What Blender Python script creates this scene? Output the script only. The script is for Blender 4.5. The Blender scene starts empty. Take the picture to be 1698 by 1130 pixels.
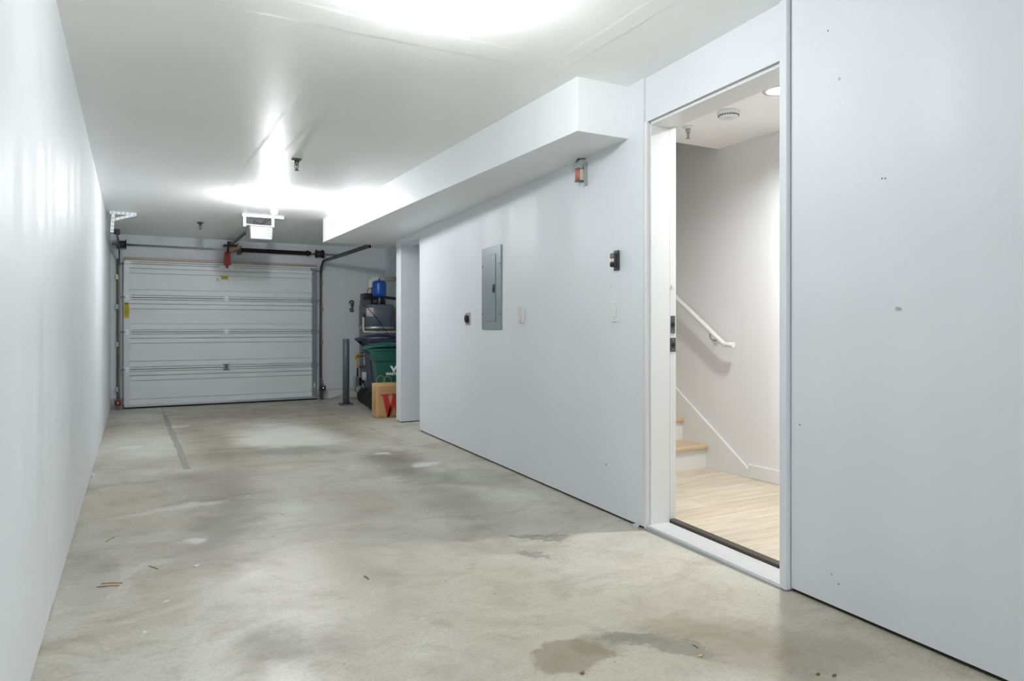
import bpy, math, random
from mathutils import Matrix, Vector
random.seed(7)
C = bpy.context.scene.collection
PI = math.pi

# ------------------------------------------------------------------ camera
TH = 0.4984
CAM_Z = 1.10
cam = bpy.data.cameras.new('camera')
cam.sensor_fit = 'HORIZONTAL'; cam.sensor_width = 36.0
cam.lens = 24.544; cam.shift_y = -0.01426; cam.clip_start = 0.02; cam.clip_end = 100
co = bpy.data.objects.new('camera', cam); C.objects.link(co)
co.location = (0, 0, CAM_Z); co.rotation_euler = (PI/2, 0, -TH)
bpy.context.scene.camera = co

# ------------------------------------------------------------------ world, exposure
w = bpy.data.worlds.new('world'); bpy.context.scene.world = w; w.use_nodes = True
w.node_tree.nodes['Background'].inputs[0].default_value = (0.6, 0.7, 0.8, 1)
w.node_tree.nodes['Background'].inputs[1].default_value = 0.05
vs = bpy.context.scene.view_settings
vs.view_transform = 'Standard'; vs.look = 'None'; vs.gamma = 1.0; vs.use_curve_mapping = False
vs.exposure = 0.17
cy = bpy.context.scene.cycles
cy.max_bounces = 16; cy.diffuse_bounces = 10; cy.glossy_bounces = 6
BULB_NEAR = 520.0    # emission of the garage bulbs
BULB_FAR = 1120.0
REAR_FILL = 1000.0  # added bulb behind the viewer, unseen, for more light at the near end
DOWNLIGHT = 1080.0    # emission of the hall downlight
GARAGE_LIGHT = (0.955, 0.982, 1.0)
HALL_LIGHT = (0.985, 0.985, 0.98)

# ------------------------------------------------------------------ measures
H = 2.491            # garage ceiling
S = 0.0132           # the slab falls towards the garage door
XL = -0.285          # left wall face
YB = 12.145          # back wall face
YD = 12.095          # inner face of the garage door
XS, ZS = 2.18, 2.188 # soffit
WA, WB = 2.2644, 0.0826   # right wall face: X = WA + WB*Y
XH, ZH = 3.937, 2.453     # hall wall, hall ceiling
YF = 4.044           # first riser
NN = math.hypot(1, WB)
def fz(y): return -S*y
def wx(y, off=0): return WA + WB*y + off*NN
PHI = math.atan2(-1, -WB)   # local -Y looks out of the right wall, local X runs towards the viewer

# ------------------------------------------------------------------ materials
def lin(c):
    return tuple(((v/255)/12.92 if v/255 <= 0.04045 else ((v/255+0.055)/1.055)**2.4) for v in c)
MATS = {}
def mat(name, rgb, rough=0.6, metal=0.0, spec=0.5, var=0.0, vscale=6.0, bump=0.0, bscale=60.0, stretch=(1,1,1), emit=None, estr=0, coat=0.0):
    if name in MATS: return MATS[name]
    m = bpy.data.materials.new(name); m.use_nodes = True
    nt = m.node_tree; b = nt.nodes['Principled BSDF']
    c = lin(rgb)
    b.inputs['Base Color'].default_value = (*c, 1)
    b.inputs['Roughness'].default_value = rough
    b.inputs['Metallic'].default_value = metal
    b.inputs['Specular IOR Level'].default_value = spec
    b.inputs['Coat Weight'].default_value = coat
    tc = nt.nodes.new('ShaderNodeTexCoord'); mp = nt.nodes.new('ShaderNodeMapping')
    mp.inputs['Scale'].default_value = stretch
    nt.links.new(tc.outputs['Object'], mp.inputs['Vector'])
    if var > 0:
        n = nt.nodes.new('ShaderNodeTexNoise'); n.inputs['Scale'].default_value = vscale; n.inputs['Detail'].default_value = 5
        nt.links.new(mp.outputs[0], n.inputs['Vector'])
        r = nt.nodes.new('ShaderNodeMix'); r.data_type = 'RGBA'
        r.inputs[6].default_value = (*[v*(1-var) for v in c], 1)
        r.inputs[7].default_value = (*[min(1, v*(1+var)) for v in c], 1)
        nt.links.new(n.outputs['Fac'], r.inputs[0]); nt.links.new(r.outputs[2], b.inputs['Base Color'])
    if bump > 0:
        n2 = nt.nodes.new('ShaderNodeTexNoise'); n2.inputs['Scale'].default_value = bscale; n2.inputs['Detail'].default_value = 4
        nt.links.new(mp.outputs[0], n2.inputs['Vector'])
        bp = nt.nodes.new('ShaderNodeBump'); bp.inputs['Strength'].default_value = bump; bp.inputs['Distance'].default_value = 0.004
        nt.links.new(n2.outputs['Fac'], bp.inputs['Height']); nt.links.new(bp.outputs[0], b.inputs['Normal'])
    if emit:
        b.inputs['Emission Color'].default_value = (*emit, 1); b.inputs['Emission Strength'].default_value = estr
    MATS[name] = m
    return m

def paint(name, rgb, rough, joints=(), stretch=(1, 1, 0.12), bump=0.10, rvar=0.10, spec=0.5, lap=2.2, ridge=2.6):
    """painted drywall: faint roller laps, taped joints as low ridges. joints: (axis, position, half width)"""
    m = bpy.data.materials.new(name); m.use_nodes = True
    nt = m.node_tree; N = nt.nodes; L = nt.links; b = N['Principled BSDF']
    c = lin(rgb)
    b.inputs['Specular IOR Level'].default_value = spec
    tc = N.new('ShaderNodeTexCoord'); mp = N.new('ShaderNodeMapping'); mp.inputs['Scale'].default_value = stretch
    L.new(tc.outputs['Object'], mp.inputs['Vector'])
    n1 = N.new('ShaderNodeTexNoise'); n1.inputs['Scale'].default_value = 3.0; n1.inputs['Detail'].default_value = 4
    L.new(mp.outputs[0], n1.inputs['Vector'])
    mx = N.new('ShaderNodeMix'); mx.data_type = 'RGBA'
    mx.inputs[6].default_value = (*[v*0.955 for v in c], 1); mx.inputs[7].default_value = (*[min(1, v*1.03) for v in c], 1)
    L.new(n1.outputs['Fac'], mx.inputs[0])
    L.new(mx.outputs[2], b.inputs['Base Color'])
    mr = N.new('ShaderNodeMapRange'); mr.inputs['To Min'].default_value = rough-rvar; mr.inputs['To Max'].default_value = rough+rvar
    mr.inputs['From Min'].default_value = 0.3; mr.inputs['From Max'].default_value = 0.7
    L.new(n1.outputs['Fac'], mr.inputs['Value']); L.new(mr.outputs[0], b.inputs['Roughness'])
    n2 = N.new('ShaderNodeTexNoise'); n2.inputs['Scale'].default_value = 45; n2.inputs['Detail'].default_value = 5
    L.new(tc.outputs['Object'], n2.inputs['Vector'])
    n3 = N.new('ShaderNodeTexNoise'); n3.inputs['Scale'].default_value = 2.2; n3.inputs['Detail'].default_value = 3
    L.new(mp.outputs[0], n3.inputs['Vector'])
    h1 = N.new('ShaderNodeMath'); h1.operation = 'MULTIPLY_ADD'; h1.inputs[1].default_value = lap
    L.new(n3.outputs['Fac'], h1.inputs[0]); L.new(n2.outputs['Fac'], h1.inputs[2])
    last = h1.outputs[0]
    if joints:
        sp = N.new('ShaderNodeSeparateXYZ'); L.new(tc.outputs['Object'], sp.inputs[0])
        nz = N.new('ShaderNodeTexNoise'); nz.inputs['Scale'].default_value = 2.0; L.new(tc.outputs['Object'], nz.inputs['Vector'])
        for ax, pos, hw in joints:
            d = N.new('ShaderNodeMath'); d.operation = 'SUBTRACT'; d.inputs[1].default_value = pos
            L.new(sp.outputs['XYZ'.index(ax)], d.inputs[0])
            wob = N.new('ShaderNodeMath'); wob.operation = 'MULTIPLY_ADD'; wob.inputs[1].default_value = hw*0.6
            L.new(nz.outputs['Fac'], wob.inputs[0]); L.new(d.outputs[0], wob.inputs[2])
            a = N.new('ShaderNodeMath'); a.operation = 'ABSOLUTE'; L.new(wob.outputs[0], a.inputs[0])
            r = N.new('ShaderNodeMapRange'); r.interpolation_type = 'SMOOTHSTEP'
            r.inputs['From Min'].default_value = hw*0.75; r.inputs['From Max'].default_value = hw*1.1
            r.inputs['To Min'].default_value = ridge; r.inputs['To Max'].default_value = 0
            L.new(a.outputs[0], r.inputs['Value'])
            ad = N.new('ShaderNodeMath'); ad.operation = 'ADD'; L.new(last, ad.inputs[0]); L.new(r.outputs[0], ad.inputs[1]); last = ad.outputs[0]
    bp = N.new('ShaderNodeBump'); bp.inputs['Strength'].default_value = bump; bp.inputs['Distance'].default_value = 0.004
    L.new(last, bp.inputs['Height']); L.new(bp.outputs[0], b.inputs['Normal'])
    MATS[name] = m
    return m

WALLC = (217, 221, 225)
paint('wall_paint', WALLC, 0.52, [('Z', 1.22, 0.10)])
paint('wall_paint_left', (226, 229, 232), 0.54, [('Z', 1.22, 0.12)], rvar=0.14, bump=0.13, lap=7.0, stretch=(1, 1.3, 0.06))
paint('ceiling_paint', (243, 244, 243), 0.38, [('X', 1.0, 0.11), ('Y', 3.2, 0.10), ('X', 2.02, 0.06)], stretch=(1, 0.6, 1), bump=0.16, rvar=0.06)
paint('soffit_paint', (236, 237, 238), 0.5)
paint('hall_paint', (226, 227, 228), 0.62, bump=0.05)
paint('hall_ceiling_paint', (246, 246, 245), 0.7, bump=0.05, stretch=(1, 1, 1))
mat('trim_white', (226, 227, 227), 0.38, bump=0.03, bscale=30, var=0.015, vscale=4)
mat('dark_gap', (48, 44, 38), 0.9, var=0.3, vscale=20)
mat('curb_concrete', (196, 197, 194), 0.85, var=0.2, vscale=9, bump=0.5, bscale=40)
mat('aluminium_rib_lit', (232, 233, 234), 0.40, metal=0.2, var=0.03, vscale=30)  # lightened copy of the sill metal, so the ribs stand out
mat('aluminium', (168, 170, 172), 0.42, metal=0.35, var=0.05, vscale=30, stretch=(1, 8, 1))  # darkened so the gaps between the threshold ribs look shaded
mat('bronze_strip', (84, 78, 70), 0.45, metal=0.5, var=0.15, vscale=30)
mat('galv', (176, 180, 182), 0.38, metal=0.8, var=0.12, vscale=22)
mat('galv_dark', (104, 106, 104), 0.42, metal=0.75, var=0.2, vscale=25)
mat('track_steel', (112, 110, 104), 0.4, metal=0.75, var=0.22, vscale=14)
mat('white_steel', (240, 242, 243), 0.45, var=0.05, vscale=10)
mat('black_metal', (26, 26, 27), 0.5, metal=0.2, var=0.2, vscale=30)
mat('rubber', (22, 22, 22), 0.8, var=0.2, vscale=40)
mat('door_steel', (222, 226, 226), 0.42, var=0.035, vscale=3.5, stretch=(0.5, 1, 1), bump=0.04, bscale=25)
mat('stile_steel', (206, 211, 215), 0.4, metal=0.15, var=0.05, vscale=20)
mat('stile_steel_grey', (132, 143, 152), 0.42, metal=0.35, var=0.08, vscale=20)
mat('strut_tan', (160, 150, 140), 0.5, metal=0.3, var=0.2, vscale=8, stretch=(3, 1, 1))
mat('yellow_label', (196, 178, 38), 0.5, var=0.08, vscale=30)
mat('label_ink', (60, 55, 30), 0.6, var=0.1, vscale=50)
mat('red_paint', (168, 34, 30), 0.45, var=0.12, vscale=20)
mat('cardboard', (188, 160, 128), 0.8, var=0.1, vscale=18)
mat('opener_grey', (196, 199, 205), 0.42, var=0.03, vscale=8)
mat('opener_side', (150, 153, 158), 0.45, var=0.04, vscale=8)
mat('opener_lens', (166, 169, 176), 0.3, var=0.02, vscale=8)
mat('white_sticker', (236, 237, 238), 0.6, var=0.02, vscale=20)
mat('panel_grey', (132, 144, 146), 0.42, metal=0.15, var=0.05, vscale=6, bump=0.03, bscale=40)
mat('panel_line', (84, 94, 96), 0.5, var=0.1, vscale=20)
mat('plastic_white', (222, 224, 224), 0.4, var=0.02, vscale=15)
mat('plastic_almond', (206, 208, 202), 0.45, var=0.03, vscale=15)
mat('plastic_shade', (168, 171, 171), 0.5, var=0.03, vscale=15)
mat('black_plastic', (34, 36, 39), 0.38, var=0.15, vscale=30)
mat('button_lit', (236, 214, 196), 0.4, var=0.03, vscale=30)
mat('bollard_paint', (92, 98, 106), 0.45, var=0.08, vscale=12, stretch=(1, 1, 0.3))
mat('heater_jacket', (112, 122, 132), 0.4, metal=0.1, var=0.04, vscale=8)
mat('heater_cap', (98, 108, 118), 0.42, metal=0.1, var=0.04, vscale=8)
mat('tank_blue', (16, 82, 176), 0.3, var=0.06, vscale=10)
mat('pvc', (222, 220, 208), 0.4, var=0.04, vscale=10)
mat('cpvc_cream', (206, 202, 172), 0.42, var=0.06, vscale=14)
mat('brass', (188, 152, 70), 0.35, metal=0.8, var=0.12, vscale=30)
mat('gas_yellow', (206, 166, 60), 0.5, var=0.12, vscale=30)
mat('red_ink', (176, 48, 40), 0.6, var=0.08, vscale=40)
mat('bin_green', (8, 78, 66), 0.42, var=0.1, vscale=6, bump=0.05, bscale=80)
mat('bin_green_lid', (10, 86, 72), 0.38, var=0.1, vscale=6, bump=0.05, bscale=80)
mat('bin_navy', (48, 54, 80), 0.45, var=0.1, vscale=6, bump=0.05, bscale=80)
mat('bin_navy_lid', (30, 32, 62), 0.38, var=0.1, vscale=6, bump=0.05, bscale=80)
mat('kraft_paper', (176, 142, 98), 0.85, var=0.07, vscale=7, bump=0.3, bscale=14)
mat('kraft_side', (182, 150, 106), 0.85, var=0.07, vscale=7, bump=0.3, bscale=14)
mat('paper_twine', (170, 152, 118), 0.85, var=0.1, vscale=60)
mat('bag_red', (170, 38, 30), 0.75, var=0.08, vscale=14)
mat('oak_tread', (205, 184, 152), 0.45, var=0.10, vscale=14, stretch=(0.6, 9, 9))
mat('strike_metal', (108, 106, 102), 0.35, metal=0.85, var=0.15, vscale=40)
mat('sprinkler_metal', (120, 120, 112), 0.3, metal=0.9, var=0.2, vscale=40)
mat('chrome', (190, 190, 188), 0.2, metal=0.95, var=0.05, vscale=30)
mat('copper_red', (178, 112, 110), 0.5, var=0.2, vscale=60)
mat('wire_grey', (150, 152, 152), 0.5, var=0.1, vscale=60)
mat('bracket_nickel', (170, 170, 166), 0.3, metal=0.85, var=0.1, vscale=30)
mat('straw', (166, 128, 74), 0.8, var=0.2, vscale=60)
mat('pebble_red', (150, 98, 88), 0.8, var=0.2, vscale=60)
mat('leaf_brown', (110, 84, 60), 0.8, var=0.25, vscale=60)
mat('hook_steel', (88, 92, 94), 0.42, metal=0.6, var=0.2, vscale=40)
mat('plaster_chip', (226, 228, 228), 0.85, var=0.05, vscale=60)
mat('caulk', (146, 144, 136), 0.7, var=0.16, vscale=30, bump=0.4, bscale=50)
mat('bulb_glow_near', (255, 255, 255), 0.5, emit=GARAGE_LIGHT, estr=BULB_NEAR, var=0.001)
mat('bulb_glow_far', (255, 255, 255), 0.5, emit=GARAGE_LIGHT, estr=BULB_FAR, var=0.001)
mat('rear_fill_glow', (255, 255, 255), 0.5, emit=GARAGE_LIGHT, estr=REAR_FILL, var=0.001)
mat('downlight_glow', (255, 255, 255), 0.5, emit=HALL_LIGHT, estr=DOWNLIGHT, var=0.001)
mat('sensor_led', (255, 120, 110), 0.4, emit=(1.0, 0.35, 0.3), estr=0.5, var=0.001)
mat('sensor_led_white', (240, 240, 240), 0.4, emit=(1.0, 1.0, 1.0), estr=0.8, var=0.001)
mat('glass_red', (92, 26, 24), 0.2, var=0.1, vscale=40)

# ---- planks of the hall: three close tones of one oak
def plank_mat(name, rgb):
    m = bpy.data.materials.new(name); m.use_nodes = True
    nt = m.node_tree; N = nt.nodes; L = nt.links; b = N['Principled BSDF']
    b.inputs['Roughness'].default_value = 0.42
    c = lin(rgb)
    tc = N.new('ShaderNodeTexCoord'); mp = N.new('ShaderNodeMapping'); mp.inputs['Scale'].default_value = (0.9, 11, 1)
    L.new(tc.outputs['Object'], mp.inputs['Vector'])
    n = N.new('ShaderNodeTexNoise'); n.inputs['Scale'].default_value = 3; n.inputs['Detail'].default_value = 6; n.inputs['Distortion'].default_value = 0.8
    L.new(mp.outputs[0], n.inputs['Vector'])
    mx = N.new('ShaderNodeMix'); mx.data_type = 'RGBA'
    mx.inputs[6].default_value = (*[v*0.80 for v in c], 1); mx.inputs[7].default_value = (*[min(1, v*1.10) for v in c], 1)
    mr = N.new('ShaderNodeMapRange'); mr.inputs['From Min'].default_value = 0.3; mr.inputs['From Max'].default_value = 0.6
    L.new(n.outputs['Fac'], mr.inputs['Value']); L.new(mr.outputs[0], mx.inputs[0]); L.new(mx.outputs[2], b.inputs['Base Color'])
    MATS[name] = m
for i, c in enumerate([(202, 190, 170), (208, 197, 178), (197, 184, 163)]): plank_mat('oak_plank_%d' % i, c)

# ---- concrete slab
def concrete():
    m = bpy.data.materials.new('concrete'); m.use_nodes = True
    nt = m.node_tree; N = nt.nodes; L = nt.links; b = N['Principled BSDF']
    tc = N.new('ShaderNodeTexCoord')
    def noise(scale, detail=5, stretch=(1, 1, 1), dist=0.0, rough=0.55):
        mp = N.new('ShaderNodeMapping'); mp.inputs['Scale'].default_value = stretch
        L.new(tc.outputs['Object'], mp.inputs['Vector'])
        n = N.new('ShaderNodeTexNoise'); n.inputs['Scale'].default_value = scale; n.inputs['Detail'].default_value = detail
        n.inputs['Distortion'].default_value = dist; n.inputs['Roughness'].default_value = rough
        L.new(mp.outputs[0], n.inputs['Vector']); return n
    def rng(src, a, bb, lo=0.0, hi=1.0, smooth=True):
        r = N.new('ShaderNodeMapRange'); r.interpolation_type = 'SMOOTHSTEP' if smooth else 'LINEAR'
        r.inputs['From Min'].default_value = a; r.inputs['From Max'].default_value = bb
        r.inputs['To Min'].default_value = lo; r.inputs['To Max'].default_value = hi
        L.new(src, r.inputs['Value']); return r.outputs[0]
    def mul(a, bb):
        x = N.new('ShaderNodeMath'); x.operation = 'MULTIPLY'
        if isinstance(a, float): x.inputs[0].default_value = a
        else: L.new(a, x.inputs[0])
        if isinstance(bb, float): x.inputs[1].default_value = bb
        else: L.new(bb, x.inputs[1])
        return x.outputs[0]
    def mix(fac, c0, c1):
        x = N.new('ShaderNodeMix'); x.data_type = 'RGBA'
        L.new(fac, x.inputs[0])
        if isinstance(c0, tuple): x.inputs[6].default_value = (*lin(c0), 1)
        else: L.new(c0, x.inputs[6])
        if isinstance(c1, tuple): x.inputs[7].default_value = (*lin(c1), 1)
        else: L.new(c1, x.inputs[7])
        return x.outputs[2]
    big = noise(0.75, 4, (1, 0.8, 1), 0.6)
    col = mix(rng(big.outputs['Fac'], 0.36, 0.66), (184, 179, 164), (203, 201, 191))
    mid = noise(2.1, 8, (0.9, 1.1, 1), 0.9, 0.62)
    col = mix(mul(rng(mid.outputs['Fac'], 0.45, 0.72), 0.62), col, (148, 140, 120))
    pale = noise(1.7, 6, (1, 1, 1), 1.2)
    col = mix(mul(rng(pale.outputs['Fac'], 0.54, 0.74), 0.42), col, (219, 218, 212))
    # trowel streaks across the slab
    stk = noise(9.0, 7, (0.7, 3.2, 1), 0.6, 0.72)
    col = mix(mul(rng(stk.outputs['Fac'], 0.50, 0.72), 0.30), col, (140, 134, 117))
    blo = noise(5.5, 9, (1, 1, 1), 0.4, 0.68)
    col = mix(mul(rng(blo.outputs['Fac'], 0.50, 0.72), 0.34), col, (124, 117, 100))
    # stains, pale patches and a painted dark reflection: centre, half sizes, turn, edge softness, tone, strength
    warp = noise(2.6, 6, (1, 1, 1), 0.0, 0.62); warpf = noise(11.0, 5, (1, 1, 1), 0.0, 0.65)
    sub = N.new('ShaderNodeVectorMath'); sub.operation = 'SUBTRACT'; sub.inputs[1].default_value = (0.5, 0.5, 0.5)
    L.new(warp.outputs['Color'], sub.inputs[0])
    sub2 = N.new('ShaderNodeVectorMath'); sub2.operation = 'SUBTRACT'; sub2.inputs[1].default_value = (0.5, 0.5, 0.5)
    L.new(warpf.outputs['Color'], sub2.inputs[0])
    sc1 = N.new('ShaderNodeVectorMath'); sc1.operation = 'SCALE'; sc1.inputs['Scale'].default_value = 0.42; L.new(sub.outputs[0], sc1.inputs[0])
    sc2 = N.new('ShaderNodeVectorMath'); sc2.operation = 'SCALE'; sc2.inputs['Scale'].default_value = 0.10; L.new(sub2.outputs[0], sc2.inputs[0])
    ad = N.new('ShaderNodeVectorMath'); ad.operation = 'ADD'; L.new(sc1.outputs[0], ad.inputs[0]); L.new(sc2.outputs[0], ad.inputs[1])
    adp = N.new('ShaderNodeVectorMath'); adp.operation = 'ADD'; L.new(ad.outputs[0], adp.inputs[0]); L.new(tc.outputs['Object'], adp.inputs[1])
    adf = N.new('ShaderNodeVectorMath'); adf.operation = 'ADD'; L.new(sc2.outputs[0], adf.inputs[0]); L.new(tc.outputs['Object'], adf.inputs[1])
    scm = N.new('ShaderNodeVectorMath'); scm.operation = 'SCALE'; scm.inputs['Scale'].default_value = 0.20; L.new(sub.outputs[0], scm.inputs[0])
    scn = N.new('ShaderNodeVectorMath'); scn.operation = 'SCALE'; scn.inputs['Scale'].default_value = 0.22; L.new(sub2.outputs[0], scn.inputs[0])
    adm = N.new('ShaderNodeVectorMath'); adm.operation = 'ADD'; L.new(scm.outputs[0], adm.inputs[0]); L.new(scn.outputs[0], adm.inputs[1])
    adq = N.new('ShaderNodeVectorMath'); adq.operation = 'ADD'; L.new(adm.outputs[0], adq.inputs[0]); L.new(tc.outputs['Object'], adq.inputs[1])
    BR = (112, 97, 71); DK = (100, 93, 77); GY = (112, 113, 107); PL = (224, 224, 219); TN = (192, 166, 134); WT = (236, 237, 236)
    for cx, cy, rx, ry, rot, soft, tone, k, rag in STAINS_AND_REFLECTION(BR, DK, GY, PL, TN, WT):
        mp = N.new('ShaderNodeMapping'); mp.vector_type = 'TEXTURE'
        mp.inputs['Location'].default_value = (cx, cy, 0); mp.inputs['Rotation'].default_value = (0, 0, rot)
        mp.inputs['Scale'].default_value = (rx, ry, 1000.0)
        L.new((adf, adp, adq)[rag].outputs[0], mp.inputs['Vector'])
        ln = N.new('ShaderNodeVectorMath'); ln.operation = 'LENGTH'; L.new(mp.outputs[0], ln.inputs[0])
        col = mix(rng(ln.outputs['Value'], 1.0-soft, 1.0+soft*0.3, k, 0.0), col, tone)
    # pores, drops and dirt
    fine = noise(70, 6, (1, 1, 1), 0, 0.7)
    col = mix(mul(rng(fine.outputs['Fac'], 0.38, 0.70), 0.26), col, (112, 106, 94))
    vo = N.new('ShaderNodeTexVoronoi'); vo.inputs['Scale'].default_value = 7.5; L.new(tc.outputs['Object'], vo.inputs['Vector'])
    col = mix(mul(rng(vo.outputs['Distance'], 0.018, 0.05, 1.0, 0.0), 0.75), col, (70, 62, 50))
    vo2 = N.new('ShaderNodeTexVoronoi'); vo2.inputs['Scale'].default_value = 3.1; vo2.inputs['Randomness'].default_value = 1.0
    L.new(adf.outputs[0], vo2.inputs['Vector'])
    col = mix(mul(rng(vo2.outputs['Distance'], 0.02, 0.055, 1.0, 0.0), 0.7), col, (232, 232, 230))
    L.new(col, b.inputs['Base Color'])
    rr = rng(mid.outputs['Fac'], 0.3, 0.7, 0.34, 0.52); L.new(rr, b.inputs['Roughness'])
    b.inputs['Specular IOR Level'].default_value = 0.5
    bp = N.new('ShaderNodeBump'); bp.inputs['Strength'].default_value = 0.12; bp.inputs['Distance'].default_value = 0.003
    hh = N.new('ShaderNodeMath'); hh.operation = 'ADD'; L.new(fine.outputs['Fac'], hh.inputs[0]); L.new(stk.outputs['Fac'], hh.inputs[1])
    L.new(hh.outputs[0], bp.inputs['Height']); L.new(bp.outputs[0], b.inputs['Normal'])
    MATS['concrete'] = m
def STAINS_AND_REFLECTION(BR, DK, GY, PL, TN, WT):
    # cx, cy, rx, ry, turn, soft, tone, strength, ragged
    return [
        (1.30, 10.2, 1.9, 1.9, 0.0, 0.9, BR, 0.38, 1),
        (0.55, 6.9, 0.9, 0.5, 0.0, 0.9, BR, 0.35, 1),
        (0.10, 8.2, 0.45, 2.0, 0.0, 0.7, PL, 0.40, 1),
        (0.72, 7.9, 0.34, 2.1, 0.02, 0.7, BR, 0.50, 1),
        (0.58, 5.0, 0.30, 1.0, 0.0, 0.9, DK, 0.62, 1),
        (0.48, 4.25, 0.26, 0.55, 0.0, 0.9, DK, 0.50, 1),
        (0.33, 3.8, 0.22, 0.32, 0.0, 0.9, DK, 0.34, 1),
        (0.55, 5.9, 0.50, 0.40, 0.0, 0.9, DK, 0.35, 1),
        (1.55, 7.9, 0.62, 1.05, 0.0, 0.6, PL, 0.62, 1),  # broad soft pale patch
        (1.35, 6.85, 0.62, 0.30, -0.25, 0.6, GY, 0.62, 1),
        (2.15, 8.3, 0.36, 1.6, 0.0, 0.9, BR, 0.48, 1),
        (1.20, 10.4, 0.8, 0.9, 0.0, 0.9, BR, 0.30, 1),
        (2.02, 6.0, 0.32, 0.60, 0.0, 0.8, DK, 0.66, 1),
        (1.98, 5.2, 0.26, 0.55, 0.0, 0.8, DK, 0.58, 1),
        (1.86, 4.2, 0.30, 0.75, 0.0, 0.9, DK, 0.52, 1),
        (1.65, 3.5, 0.75, 0.40, 0.0, 0.9, DK, 0.22, 1),
        (2.36, 4.85, 0.30, 0.42, 0.1, 0.25, DK, 0.34, 0),
        (2.28, 4.10, 0.22, 0.34, 0.0, 0.9, PL, 0.35, 1),
        (2.18, 5.55, 0.12, 0.10, 0.0, 0.5, WT, 0.6, 1),
        (1.98, 6.25, 0.10, 0.09, 0.0, 0.5, WT, 0.7, 1),
        (1.90, 3.26, 0.13, 0.040, -0.75, 0.35, GY, 0.75, 2),
        (1.99, 3.22, 0.11, 0.030, -0.75, 0.35, GY, 0.7, 2),
        (1.75, 3.00, 0.13, 0.035, -0.95, 0.4, GY, 0.6, 2),
        (1.31, 2.00, 0.15, 0.15, 0.3, 0.22, BR, 0.55, 2),
        (1.47, 2.03, 0.14, 0.11, 0.3, 0.35, BR, 0.40, 2),
        (1.60, 2.00, 0.17, 0.055, -0.55, 0.4, GY, 0.72, 2),
        (1.68, 1.86, 0.16, 0.05, -0.95, 0.5, GY, 0.62, 2),
        (1.82, 1.85, 0.28, 0.30, 0.0, 0.9, BR, 0.45, 1),
        (2.05, 1.60, 0.30, 0.30, 0.0, 0.9, BR, 0.40, 1),  # dark reflection on the floor, painted into the slab colour
        (2.15, 2.55, 0.25, 0.18, 0.0, 0.9, TN, 0.22, 1),
        (-0.05, 5.25, 0.27, 0.62, 0.0, 0.12, TN, 0.30, 0),
        (0.16, 4.6, 0.30, 0.18, 0.2, 0.6, TN, 0.34, 1),
        (0.22, 4.93, 0.36, 0.07, 0.25, 0.5, PL, 0.55, 1),
        (-0.17, 3.73, 0.13, 0.42, 0.0, 0.12, GY, 0.22, 0),
        (0.42, 2.62, 0.13, 0.26, 0.0, 0.9, GY, 0.45, 1),
        (0.62, 2.50, 0.14, 0.22, 0.0, 0.9, DK, 0.42, 1),
        (0.98, 3.0, 0.10, 0.5, 0.2, 0.9, DK, 0.2, 1),
        (0.30, 4.10, 0.08, 0.07, 0.0, 0.6, WT, 0.6, 1),
        (0.02, 7.9, 0.16, 0.14, 0.0, 0.6, WT, 0.5, 1),
        (0.48, 9.4, 0.16, 0.12, 0.0, 0.6, WT, 0.5, 1),
        (1.5, 9.0, 0.30, 0.12, 0.0, 0.6, WT, 0.4, 1),
        (0.10, 10.7, 0.32, 0.5, 0.0, 0.2, PL, 0.4, 0),
    ]
concrete()

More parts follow.
